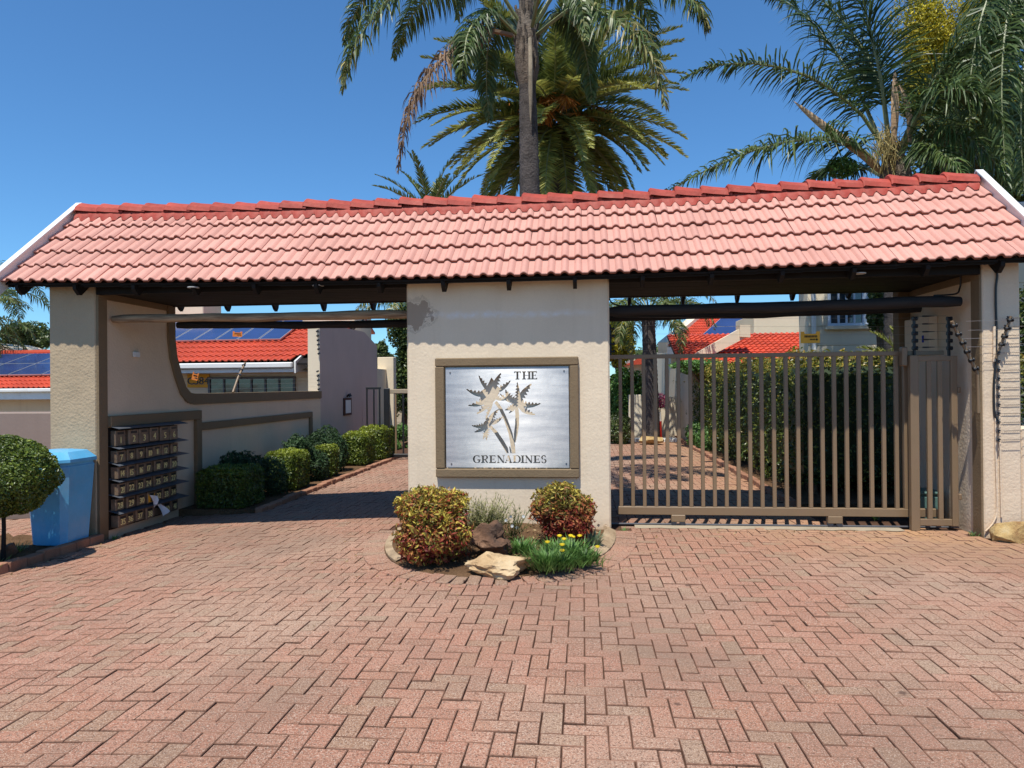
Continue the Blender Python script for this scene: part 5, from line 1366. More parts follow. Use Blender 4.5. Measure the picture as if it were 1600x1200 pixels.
# 3. queen palm right with spathes
Y3 = 12.6
def W3(px, py, dy=0): return WY(px, py, Y3+dy)
q3 = empty('queen_palm', (W3(1402, 600).x, Y3, 0), 'low queen palm with open woody flower sheaths rising behind the right end of the roof', 'palm tree')
cb = W3(1400, 275)
trunk(q3, [(W3(1404, 600).x, Y3, 0), (W3(1404, 500).x, Y3, 2.5), W3(1405, 330)], [.24, .22, .22], M_bark, 16)
b = MB(); b.tube([W3(1405, 335), W3(1402, 300), W3(1398, 265), W3(1395, 225)], [.22, .28, .24, .1], 14); b.put('crown_shaft', L_boot, q3, smooth=True)
def F3(pts, dys, **k):
    a = dict(LL=.92, n=210, wd=.029, mat=L_queen, droop=.42, vspread=.5, rr=.04, fwd=.65, rmat=L_petiole, pet=.2); a.update(k)
    return frond([W3(px, py, dy) for (px, py), dy in zip(pts, dys)], q3, **a)
F3([(1385, 245), (1355, 190), (1313, 150), (1260, 118), (1190, 100), (1120, 102), (1065, 122)], (0, -.2, -.4, -.6, -.8, -.9, -1), LL=.78, tbase=.2, tend=.45)
F3([(1378, 270), (1355, 240), (1320, 222), (1270, 217), (1200, 228), (1120, 258), (1040, 300)], (0, -.3, -.6, -.9, -1.1, -1.2, -1.2), droop=.6, tbase=.35, tend=.7)
F3([(1390, 230), (1383, 165), (1372, 100), (1358, 40), (1345, -20), (1335, -90)], (0, -.1, -.2, -.2, -.2, -.2), LL=1.25, tbase=.2, tend=.3, droop=.3, n=240)
F3([(1390, 235), (1378, 150), (1350, 80), (1305, 20), (1250, -30)], (0, .3, .7, 1.0, 1.2), LL=1.0, tbase=.2, tend=.35)
F3([(1408, 245), (1440, 170), (1480, 140), (1530, 150), (1570, 200)], (0, -.7, -1.3, -1.6, -1.7), LL=.8, tbase=.35, tend=.6, droop=.6)
F3([(1402, 240), (1425, 190), (1455, 130), (1490, 90), (1540, 60), (1600, 70)], (0, -.2, -.4, -.5, -.6, -.6), tbase=.2, tend=.3)
F3([(1388, 250), (1340, 140), (1290, 60), (1240, 10), (1190, -10)], (0, .8, 1.6, 2.2, 2.5), LL=.85, tbase=.15, tend=.3)
F3([(1410, 265), (1440, 215), (1490, 205), (1545, 240), (1580, 310)], (0, -.4, -.9, -1.2, -1.3), droop=.6, tbase=.4, tend=.7)
F3([(1410, 270), (1430, 240), (1460, 235), (1495, 260), (1510, 300)], (0, -.6, -1.2, -1.6, -1.7), droop=.6, tbase=.4, tend=.7, LL=.6)
F3([(1412, 260), (1450, 190), (1510, 160), (1570, 180), (1620, 240)], (0, .4, .9, 1.2, 1.3), droop=.5, tbase=.3, tend=.5)
F3([(1385, 280), (1350, 262), (1310, 262), (1270, 280), (1230, 320)], (0, .5, 1.0, 1.3, 1.4), droop=.6, LL=.6, tbase=.2, tend=.4)
def spathe(pts, dys, r_, label=None):
    Q = crom([W3(px, py, dy) for (px, py), dy in zip(pts, dys)], 12); m = len(Q); V = []; Fc = []
    for i, p in enumerate(Q):
        T = (Q[min(i+1, m-1)]-Q[max(i-1, 0)]).normalized(); A = T.cross(Vector((0, 1, 0))).normalized(); B = T.cross(A); rr_ = r_*math.sin(math.pi*min(1, .12+.88*i/(m-1)))**.7+.004
        for k in range(9):
            a = math.pi*(.1+1.5*k/8); V.append(p+A*math.cos(a)*rr_+B*math.sin(a)*rr_*.6)
    for i in range(m-1):
        for k in range(8): Fc.append((i*9+k, i*9+k+1, i*9+10+k, i*9+9+k))
    m_ = MB(); m_.add(V, Fc); m_.put('spathe', L_spathe, q3, smooth=True, label=label)
spathe([(1375, 268), (1340, 235), (1290, 200), (1240, 158)], (-.1, -.35, -.6, -.8), .085)
spathe([(1396, 225), (1398, 180), (1398, 145), (1398, 108)], (-.35, -.4, -.4, -.4), .065)
spathe([(1422, 225), (1420, 180), (1412, 150), (1404, 130)], (-.3, -.35, -.4, -.4), .05)
b = MB()
for k in range(260):
    s0 = W3(1385+random.gauss(0, 10), 225+random.gauss(0, 12), -.25+random.gauss(0, .12)); d = Vector((random.gauss(0, .12), random.gauss(0, .08), random.uniform(-.5, .25))); b.tube([s0, s0+d*.5+Vector((random.gauss(0, .02), 0, 0)), s0+d], [.006, .006, .003], 3, caps=False, t=random.random())
b.put('flower_stalks', L_stalk, q3, kind='stuff')
bb = ell_points(W3(1315, 262, -.3), (.25, .2, .17), 900, .3, .1, 2); me = leaves_mesh('unripe_fruit', bb[0], bb[1], .045, L_gaz, np.clip(RNG.normal(.4, .2, len(bb[0])), 0, 1), .9); put('fruit_cluster', me, q3)

# 4. far right palm with long drooping fronds
Y4 = 13.5
def W4(px, py, dy=0): return WY(px, py, Y4+dy)
q4 = empty('queen_palm', (W4(1640, 600).x, Y4, 0), 'palm at the far right whose drooping fronds fill the upper corner', 'palm tree')
c4 = W4(1640, -20); trunk(q4, [(c4.x, Y4, 0), (c4.x, Y4, 4), tuple(c4)], [.2, .18, .17], M_bark)
for (pts, dys) in (
    ([(1630, -20), (1590, -60), (1550, -20), (1520, 90), (1515, 210)], (0, -.9, -1.6, -1.9, -2.0)),
    ([(1630, -10), (1600, -40), (1575, 20), (1565, 130), (1570, 260)], (0, -1, -1.9, -2.2, -2.3)),
    ([(1630, -10), (1600, -20), (1560, 60), (1540, 170), (1545, 280)], (0, .2, .4, .5, .5)),
    ([(1640, 0), (1620, 20), (1600, 100), (1595, 200), (1600, 300)], (0, -.5, -1, -1.2, -1.2)),
    ([(1640, -20), (1580, 30), (1520, 130), (1490, 240), (1485, 330)], (0, .9, 1.8, 2.3, 2.4)),
    ([(1635, -20), (1580, -30), (1530, 30), (1500, 120), (1495, 200)], (0, -.2, -.4, -.6, -.6)),
    ([(1635, -20), (1610, 0), (1585, 80), (1575, 190), (1585, 300)], (0, .5, 1.0, 1.2, 1.2)),
    ([(1635, -20), (1590, -10), (1550, 40), (1530, 130), (1525, 240)], (0, 1.0, 1.9, 2.4, 2.5)),
    ([(1640, -20), (1650, 60), (1640, 160), (1630, 260), (1625, 340)], (0, -.3, -.5, -.6, -.6)),
    ([(1640, -20), (1700, -90), (1770, -60), (1820, 40), (1840, 150)], (0, -.5, -1, -1.3, -1.4)),
    ([(1640, -20), (1600, -160), (1540, -240), (1460, -230), (1400, -160)], (0, 0, 0, 0, 0))):
    frond([W4(px, py, dy) for (px, py), dy in zip(pts, dys)], q4, .95, 190, .030, L_queen, droop=.8, vspread=.45, rr=.035, fwd=.5, rmat=L_petiole, tbase=.3, tend=.6)

# 5. queen palm seen through the right-hand gate
Y5 = 18.8
def W5(px, py, dy=0): return WY(px, py, Y5+dy)
q5 = empty('queen_palm', (W5(1016, 600).x, Y5, 0), 'small queen palm standing at the end of the right drive, seen above the gate', 'palm tree')
c5 = W5(1014, 490); trunk(q5, [(c5.x+.05, Y5, 0), (c5.x+.03, Y5, 1.5), tuple(W5(1013, 500))], [.20, .185, .17], M_bark, 12)
for i in range(17):
    az = 2*math.pi*i/17+random.gauss(0, .12); el = R((62, 30, 8)[i % 3]+random.gauss(0, 5))
    frond(arc_path(c5, az, el, 2.1*random.uniform(.9, 1.1), R(125)), q5, .6, 64, .03, L_queen, droop=.8, vspread=.4, rr=.025, fwd=.5, rmat=L_petiole, tbase=.4, tend=.9)
# 6. palms at far left
for (px, py, Yp, lab) in ((-15, 455, 24, 'palm with arching feathery fronds at the left edge behind the house'), (-70, 520, 21, 'lower palm at the left edge with fronds hanging over the solar roof')):
    q6 = empty('background_palm', (WY(px, 600, Yp).x, Yp, -1), lab, 'palm tree')
    c6 = WY(px, py, Yp); trunk(q6, [(c6.x, Yp, -1.2), (c6.x, Yp, 1), tuple(c6)], [.25, .22, .2], M_bark, 12)
    for i in range(18):
        az = 2*math.pi*i/18+random.gauss(0, .1); el = R((65, 35, 12)[i % 3])
        frond(arc_path(c6, az, el, 2.7*random.uniform(.9, 1.1), R(115)), q6, .75, 62, .04, L_queen, droop=.7, vspread=.35, rr=.03, fwd=.5, rmat=L_petiole, tbase=.4, tend=.8)
# 7. palm behind the far left gate
q7 = empty('background_palm', (WY(600, 600, 25).x, 25, 0), 'pale green palm whose fronds show above the mauve wall by the far gate', 'palm tree')
c7 = WY(645, 470, 25); trunk(q7, [(c7.x, 25, 0), (c7.x, 25, 2), tuple(c7)], [.2, .18, .18], M_bark, 10)
for i in range(15):
    az = 2*math.pi*i/15+random.gauss(0, .1); el = R((60, 30, 10)[i % 3])
    frond(arc_path(c7, az, el, 2.8, R(115)), q7, .75, 56, .04, L_queen, droop=.8, vspread=.35, rr=.03, fwd=.5, rmat=L_petiole, tbase=.6, tend=.95)

# ------------------------------------------------------------------ broadleaf trees
def tree(name, base, crown, r_, n, size, mat, label, cat='tree', group=None, nb=14, lump=.25, aspect=.6, seed=1, tintf=None, trunk_r=.12):
    rr = random.Random(seed); root = empty(name, base, label, cat, group); blobs = []
    for k in range(nb):
        d = Vector((rr.gauss(0, 1), rr.gauss(0, 1), rr.gauss(0, 1))).normalized()*rr.uniform(.35, .75)
        blobs.append((Vector(crown)+Vector((d.x*r_[0], d.y*r_[1], d.z*r_[2])), tuple(x*rr.uniform(.28, .48) for x in r_)))
    Ps = []; Ds = []
    for k, (c, q) in enumerate(blobs): P, D = ell_points(c, q, n//nb, .3, lump, k+seed); Ps.append(P); Ds.append(D)
    P = np.concatenate(Ps); D = np.concatenate(Ds)
    tint = tintf(P) if tintf else np.clip(RNG.normal(.45, .22, len(P)), 0, 1)
    put('crown', leaves_mesh('crown', P, D+np.array([0, 0, .3]), size, mat, tint, aspect), root, kind='stuff')
    b = MB(); c = Vector(crown); bs = Vector(base); b.tube([bs, bs.lerp(c, .4)+Vector((.05, 0, 0)), c], [trunk_r, trunk_r*.8, trunk_r*.4], 8)
    for (q, _) in blobs[:7]: s0 = bs.lerp(c, rr.uniform(.45, .8)); b.tube([s0, s0.lerp(q, .5)+Vector((0, 0, .1)), q], [trunk_r*.4, trunk_r*.25, .02], 6)
    b.put('trunk', M_bark2, root)
    return root
def TR(px, py, Y, rpx, rpy, n, size, mat, label, **k):
    c = WY(px, py, Y); s = Y/F*1.02; g = gz(c.x) if c.x > -20 else -1
    return tree('leafy_tree', (c.x, Y, max(g, -1.2)), c, (rpx*s, rpx*s, rpy*s), n, size, mat, label, **k)
TR(1484, 80, 14.4, 80, 135, 52000, .06, L_gold, 'golden-yellow conifer behind the palms at the upper right', aspect=.4, seed=3, nb=22)
TR(1560, 240, 17, 130, 110, 24000, .11, L_tree, 'dark green tree filling the background behind the right palms', seed=5, nb=20)
TR(1640, 560, 12, 60, 150, 9000, .08, L_tree, 'green tree behind the boundary wall at the right edge', seed=6, nb=16)
TR(630, 560, 24, 36, 110, 14000, .12, L_tree, 'tall green tree behind the far gate, next to the central pillar', seed=8, nb=18)
TR(597, 560, 27, 24, 40, 5000, .12, L_tree, 'rounded green tree above the pale wall behind the far gate', seed=9, nb=10)
TR(968, 530, 22, 30, 50, 8000, .10, L_gold, 'yellowish bushy tree just right of the central pillar', seed=10, nb=12)
TR(975, 620, 20, 28, 50, 8000, .11, L_gaz, 'bright green strappy shrub behind the left end of the sliding gate', seed=11, nb=12)
TR(40, 530, 27, 60, 30, 10000, .12, L_tree, 'low spreading tree behind the solar-roofed house at the left edge', seed=12, nb=12)
TR(1375, 470, 13.9, 22, 70, 9000, .06, L_tree, 'dark climbing shrub against the two-storey house wall', seed=14, nb=12)
TR(625, 690, 19, 40, 28, 7000, .06, L_gaz, 'bright green flowering shrub seen through the far gate', seed=15, nb=8)
TR(1110, 574, 17.2, 60, 12, 6000, .07, L_gaz, 'light green bush top above the far part of the tall hedge', seed=17, nb=10)
for k, (px, Yb, w_) in enumerate(((-700, 60, 300), (-350, 55, 250), (60, 62, 200), (250, 58, 220), (500, 66, 220), (780, 64, 240), (1080, 60, 200), (1400, 56, 240), (1800, 60, 300), (2200, 50, 300))):
    TR(px, 575, Yb, w_*.75, 42, 9000, .35, L_tree, 'distant green tree in the row beyond the houses, '+['outermost on the left', 'second from the left end', 'behind the solar-roofed left house', 'behind the tan pillar', 'behind the mauve wall', 'behind the central pillar', 'behind the small queen palm', 'behind the two-storey house', 'second from the right end', 'outermost on the right'][k], group='distant trees beyond the houses', seed=30+k, nb=12)
# frond leaf seen at the right end above the gate
yp = empty('young_palm', (WY(1400, 600, 11).x, 11, 0), 'young palm with stiff bright fronds just above the hedge by the pillar', 'palm tree')
c8 = WY(1425, 575, 11)
for az, el in ((2.9, 35), (3.1, 55), (3.3, 18), (2.5, 30), (3.8, 60), (0, 60), (1.5, 50), (4.5, 60), (3.0, 5)):
    frond(arc_path(c8, az, R(el), .8, R(30)), yp, .3, 34, .022, L_date, pet=.1, fwd=.9, droop=.03, vspread=.1, vbase=.5, rr=.015, tbase=.4, tend=.8, segs=2)
MB().tube([(c8.x, 11, 0), tuple(c8)], [.08, .06], 8).put('trunk', M_bark, yp)

# ================================================================== HOUSES
def window(root, x0, x1, y, z0, z1, nx_, nz_, fmat=M_white, name='window'):
    b = MB(); t = .05
    b.box(x0-t, x1+t, y-.03, y+.03, z1, z1+t); b.box(x0-t, x1+t, y-.03, y+.03, z0-t, z0); b.box(x0-t, x0, y-.03, y+.03, z0, z1); b.box(x1, x1+t, y-.03, y+.03, z0, z1)
    for i in range(1, nx_): X = x0+(x1-x0)*i/nx_; b.box(X-.018, X+.018, y-.028, y+.02, z0+.001, z1-.001)
    for j in range(1, nz_): Z = z0+(z1-z0)*j/nz_; b.box(x0+.001, x1-.001, y-.024, y+.018, Z-.015, Z+.015)
    w_ = b.put(name, fmat, root)
    MB().box(x0, x1, y, y+.01, z0, z1).put('pane', M_glass, w_)
    return w_
def solar(root, P0, xd, ud, nx_, nz_, w_=1.0, h_=1.65, rows=(6, 10)):
    xd = Vector(xd).normalized(); ud = Vector(ud).normalized(); nd = xd.cross(ud)
    if nd.z < 0: nd = -nd
    for i in range(nx_):
        for j in range(nz_):
            o = Vector(P0)+xd*(i*(w_+.02))+ud*(j*(h_+.02))+nd*.12
            def quad(a0, a1, b0, b1, lift): return [o+xd*a+ud*b_+nd*lift for a, b_ in ((a0, b0), (a1, b0), (a1, b1), (a0, b1))]
            b = MB(); V = quad(0, w_, 0, h_, 0)+quad(0, w_, 0, h_, -.035); b.add(V, [(0, 1, 2, 3), (7, 6, 5, 4), (0, 4, 5, 1), (1, 5, 6, 2), (2, 6, 7, 3), (3, 7, 4, 0)]); p = b.put('solar_panel', M_solfr, root)
            b = MB(); b.add(quad(.02, w_-.02, .02, h_-.02, .003), [(0, 1, 2, 3)]); b.put('cells', M_solar, p)
# House with number C584
h1 = empty('low_house', (-9, 17, -1), 'low cream house with red tiled roof, white fascia and solar panels behind the garden wall', 'house')
Yw = 15.6; Ye = 14.75; e0 = WY(360, 567, Ye).z; rdY = 18.0; rdZ = WY(450, 500, rdY).z+.05
xr = -5.66
MB().box(-11.6, xr-.003, Yw, 20.5, -1.2, e0-.05).put('wall', M_hcream, h1)
sl = Vector((0, rdY-Ye, rdZ-e0)); sln = sl.length; ang = math.atan2(sl.z, sl.y)
W_ = .30; ncol = int((xr-.05+16)/W_); TMr = tile_mesh(M_redtile, .37, W_, 5)
gau = sln/11
for r_ in range(11):
    for c in range(ncol):
        x = xr-.05-(c+.5)*W_
        if x < -11.6 or (r_ == 0 and x > -6.2): continue
        o = put('roof_tile', TMr, h1, (x, Ye+r_*gau*math.cos(ang), e0+r_*gau*math.sin(ang)+.02)); o.rotation_euler = (ang+.01, 0, 0); o.scale = (1, 1, 1)

MB().prism([(Ye+.02, e0-.02), (rdY, rdZ-.02), (rdY, rdZ-.06), (Ye+.02, e0-.06)], 'x', -11.7, xr).put('roof_deck', M_dark, h1)
MB().prism([(rdY, rdZ), (18.9, rdZ-.35), (18.9, rdZ-.40), (rdY, rdZ-.05)], 'x', -11.7, xr).put('roof_deck', M_redtile, h1)
b = MB(); b.tube([(-11.7, rdY, rdZ+.05), (xr, rdY, rdZ+.05)], .09, 8); b.put('ridge', M_redtile, h1)
fz1 = e0-.005; fz0 = WY(360, 582.5, Ye).z
MB().box(-11.7, -6.22, Ye-.05, Ye-.02, fz0, fz1-.13, .004).put('fascia', M_white, h1)
MB().box(-11.7, -6.22, Ye-.15, Ye-.052, fz1-.12, fz1, .02).put('gutter', M_white, h1)
MB().prism([(Ye-.05, fz0-.02), (Ye-.05, e0+.02), (Yw+.25, e0+.02+(Yw+.3-Ye)*math.tan(ang)), (Yw+.25, fz0+.22)], 'x', -6.21, -6.17).put('barge_board', M_white, h1)
MB().box(-11.7, -6.22, Ye-.02, Yw, fz0+.02, fz0+.05).put('soffit', M_white, h1)
a = WY(330, 592, Yw).x; c = WY(459, 592, Yw).x
wz1 = WY(400, 592, Yw).z
wn = window(h1, a, c, Yw-.03, .6, wz1, 6, 2, M_grey)
p = WY(309.5, 595, Yw-.05)
sg = empty('house_number_sign', p, 'yellow sign with black C584 on the cream wall beside the dark window', 'sign')
hw = (WY(327, 595, Yw-.05).x-WY(292, 595, Yw-.05).x)/2
MB().box(p.x-hw, p.x+hw, Yw-.04, Yw-.025, p.z-.155, p.z+.155, .005).put('board', M_yellow, sg)
b = MB(); text_into(b, 'C584', (p.x, Yw-.043, p.z-.085), (1, 0, 0), (0, 0, 1), .25, .025, .07); b.put('lettering', M_black, sg)
solar(h1, (-11.9, Ye+1.32*math.cos(ang), e0+1.32*math.sin(ang)), (1, 0, 0), sl, 9, 1, .52, 1.65)
# chimneys
b = MB(); cx = WY(290, 480, 19).x; b.box(cx-.9, cx+.75, 18.6, 19.6, rdZ-1, WY(290, 476, 18.6).z+.6, .02); b.put('chimney', M_hcream, h1)
cx = WY(500, 500, 18).x; MB().box(cx-.15, xr-.01, 17.2, 18.6, rdZ-1, rdZ+.06, .02).put('chimney', M_hcream, h1)
# mauve gable wall at the drive
gw = empty('mauve_wall', (-5.52, 16, 0), 'tall mauve-grey gable wall beside the left drive beyond the garden wall', 'wall')
wt = WX(505, 512, -5.40).z+.1; 
MB().prism([(14.12, -.5), (18.2, -.5), (18.2, WX(588, 540, -5.4).z), (17.1, wt+.02), (14.12, wt)], 'x', -5.655, -5.402).put('wall', M_mauve, gw)
MB().prism([(14.10, -.4), (14.119, -.4), (14.119, wt-.01), (14.10, wt-.01)], 'x', -5.655, -5.402).put('end_face', M_hcream, gw)
# insulators down the end of it
kk = -1
for k in range(17):
    pz = wt-.1-k*.092
    if 7 <= k <= 9: continue
    kk += 1
    b = MB(); insul(b, (-5.44+.006*(k % 9), 14.06, pz), (1, 0, .5), .02, .045); o = b.put('insulator', M_black, None, smooth=True); tag(o, nth(kk, 14)+' small black insulators on the end of the mauve wall', 'insulator', 'insulators on the wall end')
# framed notice with lamp
pn0 = WX(536, 622, -5.4); pn1 = WX(547.5, 648, -5.4)
nb_ = empty('notice_frame', (-5.38, (pn0.y+pn1.y)/2, pn1.z), 'small dark-framed notice on the mauve wall', 'notice board')
MB().box(-5.40, -5.365, pn0.y, pn1.y, pn1.z, pn0.z, .005).put('frame', surf('dark_red_wood', (.09, .035, .025)), nb_)
MB().box(-5.364, -5.361, pn0.y+.07, pn1.y-.07, pn1.z+.05, pn0.z-.05).put('sheet', M_paper, nb_)
o = MB().tube([(-5.39, (pn0.y+pn1.y)/2, pn0.z+.02), (-5.36, (pn0.y+pn1.y)/2, pn0.z+.07), (-5.33, (pn0.y+pn1.y)/2, pn0.z+.08), (-5.31, (pn0.y+pn1.y)/2, pn0.z+.03)], [.02, .025, .035, .04], 8).put('wall_lamp', M_black, None, smooth=True); tag(o, 'tiny black lamp above the framed notice', 'lamp')
o = MB().box(-5.401, -5.396, WX(566, 640, -5.4).y, WX(584, 640, -5.4).y, .35, WX(575, 626, -5.4).z, .002).put('wall_hatch', M_mauve); tag(o, 'flush mauve hatch outlined in the wall near the far gate', 'hatch')
# left house
h2 = empty('left_house', (-20, 20, -1), 'red-roofed house with a large solar array at the left edge of the view', 'house')
Y0 = 18.0; ez = WY(40, 607, Y0).z; rY = 21.5; rz = WY(40, 553, rY).z
MB().box(-30, -12.9, Y0+.7, 23, -1.5, ez-.05).put('wall', M_hcream, h2)
joined_tiles('roof_tiles', M_redtile, (-24, Y0, ez), (1, 0, 0), (0, rY-Y0, rz-ez), 37, 12, .30, math.hypot(rY-Y0, rz-ez)/12, h2)
MB().prism([(Y0, ez-.03), (rY, rz-.03), (rY+3.5, ez-.03), (rY+3.5, ez-.08), (rY, rz-.08), (Y0, ez-.08)], 'x', -24, -12.92).put('roof_deck', M_redtile, h2)
MB().tube([(-24, rY, rz+.03), (-12.92, rY, rz+.03)], .1, 8).put('ridge', M_redtile, h2)
MB().box(-24, -12.92, Y0-.06, Y0-.02, ez-.30, ez-.1).put('fascia', M_white, h2)
MB().box(-24, -12.92, Y0-.16, Y0-.062, ez-.1, ez, .02).put('gutter', M_white, h2)
sl2 = Vector((0, rY-Y0, rz-ez)); u2 = sl2.normalized()
solar(h2, (-23, Y0+u2.y*.95, ez+u2.z*.95), (1, 0, 0), sl2, 9, 2, 1.05, 1.15)
o = MB().box(-15.5, -6.0, 9.4, 9.62, -.6, WY(40, 644, 9.4).z, .02).put('garden_wall', M_wallm); tag(o, 'low shade-toned wall behind the topiary ball, left of the tan pillar', 'wall')
# house behind left: pale gable roof tip
o = MB().prism([(WY(-60, 545, 24).x, 2.0), (WY(52, 550, 24).x, 2.0), (WY(30, 548, 24).x, WY(30, 548, 24).z), (WY(-20, 535, 24).x, WY(-20, 535, 24).z)], 'y', 24, 26).put('pale_parapet', M_hcream); tag(o, 'pale sloping parapet behind the red-roofed house at the left edge', 'parapet')

# Right side houses
hb = empty('red_roof_house', (4, 20, 0), 'single-storey house with plain red tiled roof and cream sloping parapet behind the tall hedge', 'house')
Yb = 18.0; ez = WY(1180, 568, Yb).z; rYb = 20.6; rzb = WY(1220, 521, rYb).z
xl = WY(1062, 568, Yb).x; xrr = WY(1262, 560, Yb).x+2.2
slb = Vector((0, rYb-Yb, rzb-ez))
nc = int((xrr-xl)/.28)
joined_tiles('roof_tiles', M_redtile, (xl, Yb, ez), (1, 0, 0), slb, nc, 12, (xrr-xl)/nc, slb.length/12, hb)
MB().box(xl+.3, xrr, Yb+.5, 24, 0, ez-.02).put('wall', M_hcream, hb)
MB().prism([(Yb, ez-.03), (rYb, rzb-.03), (rYb, rzb-.08), (Yb, ez-.08)], 'x', xl, xrr).put('roof_deck', M_dark, hb)
MB().box(xl, xrr, Yb-.04, Yb, ez-.2, ez-.04).put('fascia', M_white, hb)
# sloping parapet on its left
pp = [WY(1078, 556, 19.0), WY(1150, 516, 19.0), WY(1150, 510, 19), WY(1166, 510, 19), WY(1166, 526, 19), WY(1108, 556, 19)]
b = MB(); pts = [(p.x, p.z) for p in pp]; b.prism([pts[0], pts[1], pts[4], pts[5]], 'y', 18.6, 18.95); b.prism([(pp[2].x, pp[1].z-.2), (pp[3].x, pp[4].z-.05), (pp[3].x, pp[3].z), (pp[2].x, pp[2].z)], 'y', 18.55, 18.97); b.put('parapet', M_hcream, hb)
b = MB(); q0, q1 = WY(1058, 556, 19), WY(1078, 556, 19); 
ha = empty('solar_roof_house', (3.5, 27, 0), 'white gabled house with red roof and blue solar array in the right background', 'house')
Ya = 25.0
ezL = WY(1045, 540, Ya); ezR = WY(1150, 526, Ya); rL = WY(1100, 504, 28); rR_ = WY(1215, 492, 28)
xa0, xa1 = WY(1042, 540, Ya).x, WY(1260, 530, Ya).x
eA = WY(1080, 540, Ya).z; rA = WY(1150, 497, 28).z+.15; slA = Vector((WY(1100, 504, 28).x-xa0, 3.0, rA-eA))
shear = (WY(1100, 504, 28).x-xa0)
joined_tiles('roof_tiles', M_redtile, (xa0, Ya, eA), (1, 0, 0), slA, 26, 12, (xa1-xa0)/26, slA.length/12, ha)
MB().box(xa0+.2, xa1, Ya+.5, 31, 0, eA).put('wall', M_hcream, ha)

b = MB(); dz_ = Vector((0, 0, -.06)); q = [Vector((xa0, Ya, eA)), Vector((xa1, Ya, eA)), Vector((xa1, Ya, eA))+slA, Vector((xa0, Ya, eA))+slA]; q = [v+dz_ for v in q]
b.add(q+[v+dz_ for v in q], [(0, 1, 2, 3), (7, 6, 5, 4), (0, 4, 5, 1), (1, 5, 6, 2), (2, 6, 7, 3), (3, 7, 4, 0)]); b.put('roof_deck', M_dark, ha)
b = MB(); q = [Vector((xa0-.02, Ya-.1, eA-.25)), Vector((xa0-.32, Ya-.1, eA-.25)), Vector((xa0-.32, Ya-.1, eA+.12)), Vector((xa0-.02, Ya-.1, eA+.12))]
b.add(q+[v+slA*1.02 for v in q], [(0, 1, 2, 3), (7, 6, 5, 4), (0, 4, 5, 1), (1, 5, 6, 2), (2, 6, 7, 3), (3, 7, 4, 0)]); b.put('parapet', M_hcream, ha)
MB().box(xa0, xa1, Ya-.06, Ya-.01, eA-.32, eA-.04).put('fascia', M_white, ha)
w0 = WY(1066, 550, Ya+.5); window(ha, w0.x, WY(1084, 550, Ya+.5).x, Ya+.47, w0.z-.6, WY(1066, 545, Ya+.5).z, 3, 3, M_white)
solar(ha, (xa0+1.2, Ya+.5, eA+slA.z*.5/3), (1, 0, 0), slA, 4, 2, 1.05, 1.2)
# far small houses beyond palm
hc = empty('white_balcony_house', (1.5, 33, 0), 'white house with blue-white balcony rails behind the small queen palm', 'house')
MB().box(WY(985, 600, 33).x, WY(1052, 600, 33).x+.5, 33, 38, 0, WY(1010, 562, 33).z).put('wall', M_hcream, hc)
MB().prism([(WY(975, 570, 33).x, WY(975, 571, 33).z), (WY(1060, 560, 33).x, WY(1060, 567, 33).z), (WY(1060, 560, 33).x, WY(1060, 556, 33).z), (WY(1010, 560, 33).x, WY(1010, 554, 33).z)], 'y', 32.4, 37).put('roof', M_redtile, hc)
for k in range(3): MB().box(WY(972, 600, 31).x, WY(1042, 600, 31).x, 31, 31.06, WY(1000, 605, 31).z+k*.17, WY(1000, 605, 31).z+k*.17+.08).put('balcony_rail', M_blueframe, hc)
window(hc, WY(1022, 590, 33).x, WY(1036, 590, 33).x, 32.97, WY(1030, 594, 33).z, WY(1030, 578, 33).z, 2, 2)
# courtyard wall at end of right drive
for (px0, px1, Yk, top, lab) in ((982, 1003, 19.6, 617, 'tall pale wall slab with an address plate left of the palm trunk'), (1006, 1010, 20.5, 619, 'narrow pale wall piece directly behind the palm trunk'), (1018, 1062, 20.2, 620, 'pale courtyard wall right of the palm trunk')):
    A = WY(px0, top, Yk); B = WY(px1, top, Yk); o = MB().box(A.x, B.x, Yk, Yk+.2, -.1, A.z, .01).put('courtyard_wall', M_hcream); tag(o, lab, 'wall')
P = WY(1000, 692, 19.2); o = MB().box(P.x-.35, P.x+1.0, 19.1, 19.5, -.05, .09, .02).put('white_kerb', M_white); tag(o, 'white painted kerb at the far end of the right drive', 'kerb')
hy = empty('red_standpipe', (WY(1030, 660, 19).x, 19, 0), 'red hydrant post with white top right of the palm trunk', 'hydrant')
X = WY(1030, 660, 19).x; MB().tube([(X, 19, 0), (X, 19, .35), (X, 19, .56)], [.08, .07, .07], 10).put('body', M_redp, hy, smooth=True); MB().tube([(X, 19, .561), (X, 19, .8)], [.06, .05], 10).put('cap', M_white, hy, smooth=True)
bush('pink_flower_bush', [((WY(1031, 628, 19.5).x, 19.6, WY(1031, 626, 19.5).z), (.25, .2, .2))], 700, .06, L_pflower, 'cluster of pink flowers above the red hydrant', 'flowers', z0=.9)
bush('leafy_shrub', [((WY(968, 675, 18.5).x, 18.6, .35), (.35, .4, .45))], 3500, .06, L_tree, 'shrub with dark red flowers at the far left of the right drive')
MB().tube([(0, 0, 0)]*2, .01) if False else None
rock('boulder', (WY(1014, 700, 18.4).x+.05, 18.3, .1), (.32, .25, .16), M_rocky, 'orange-tan stones around the foot of the small queen palm', 31, 3)
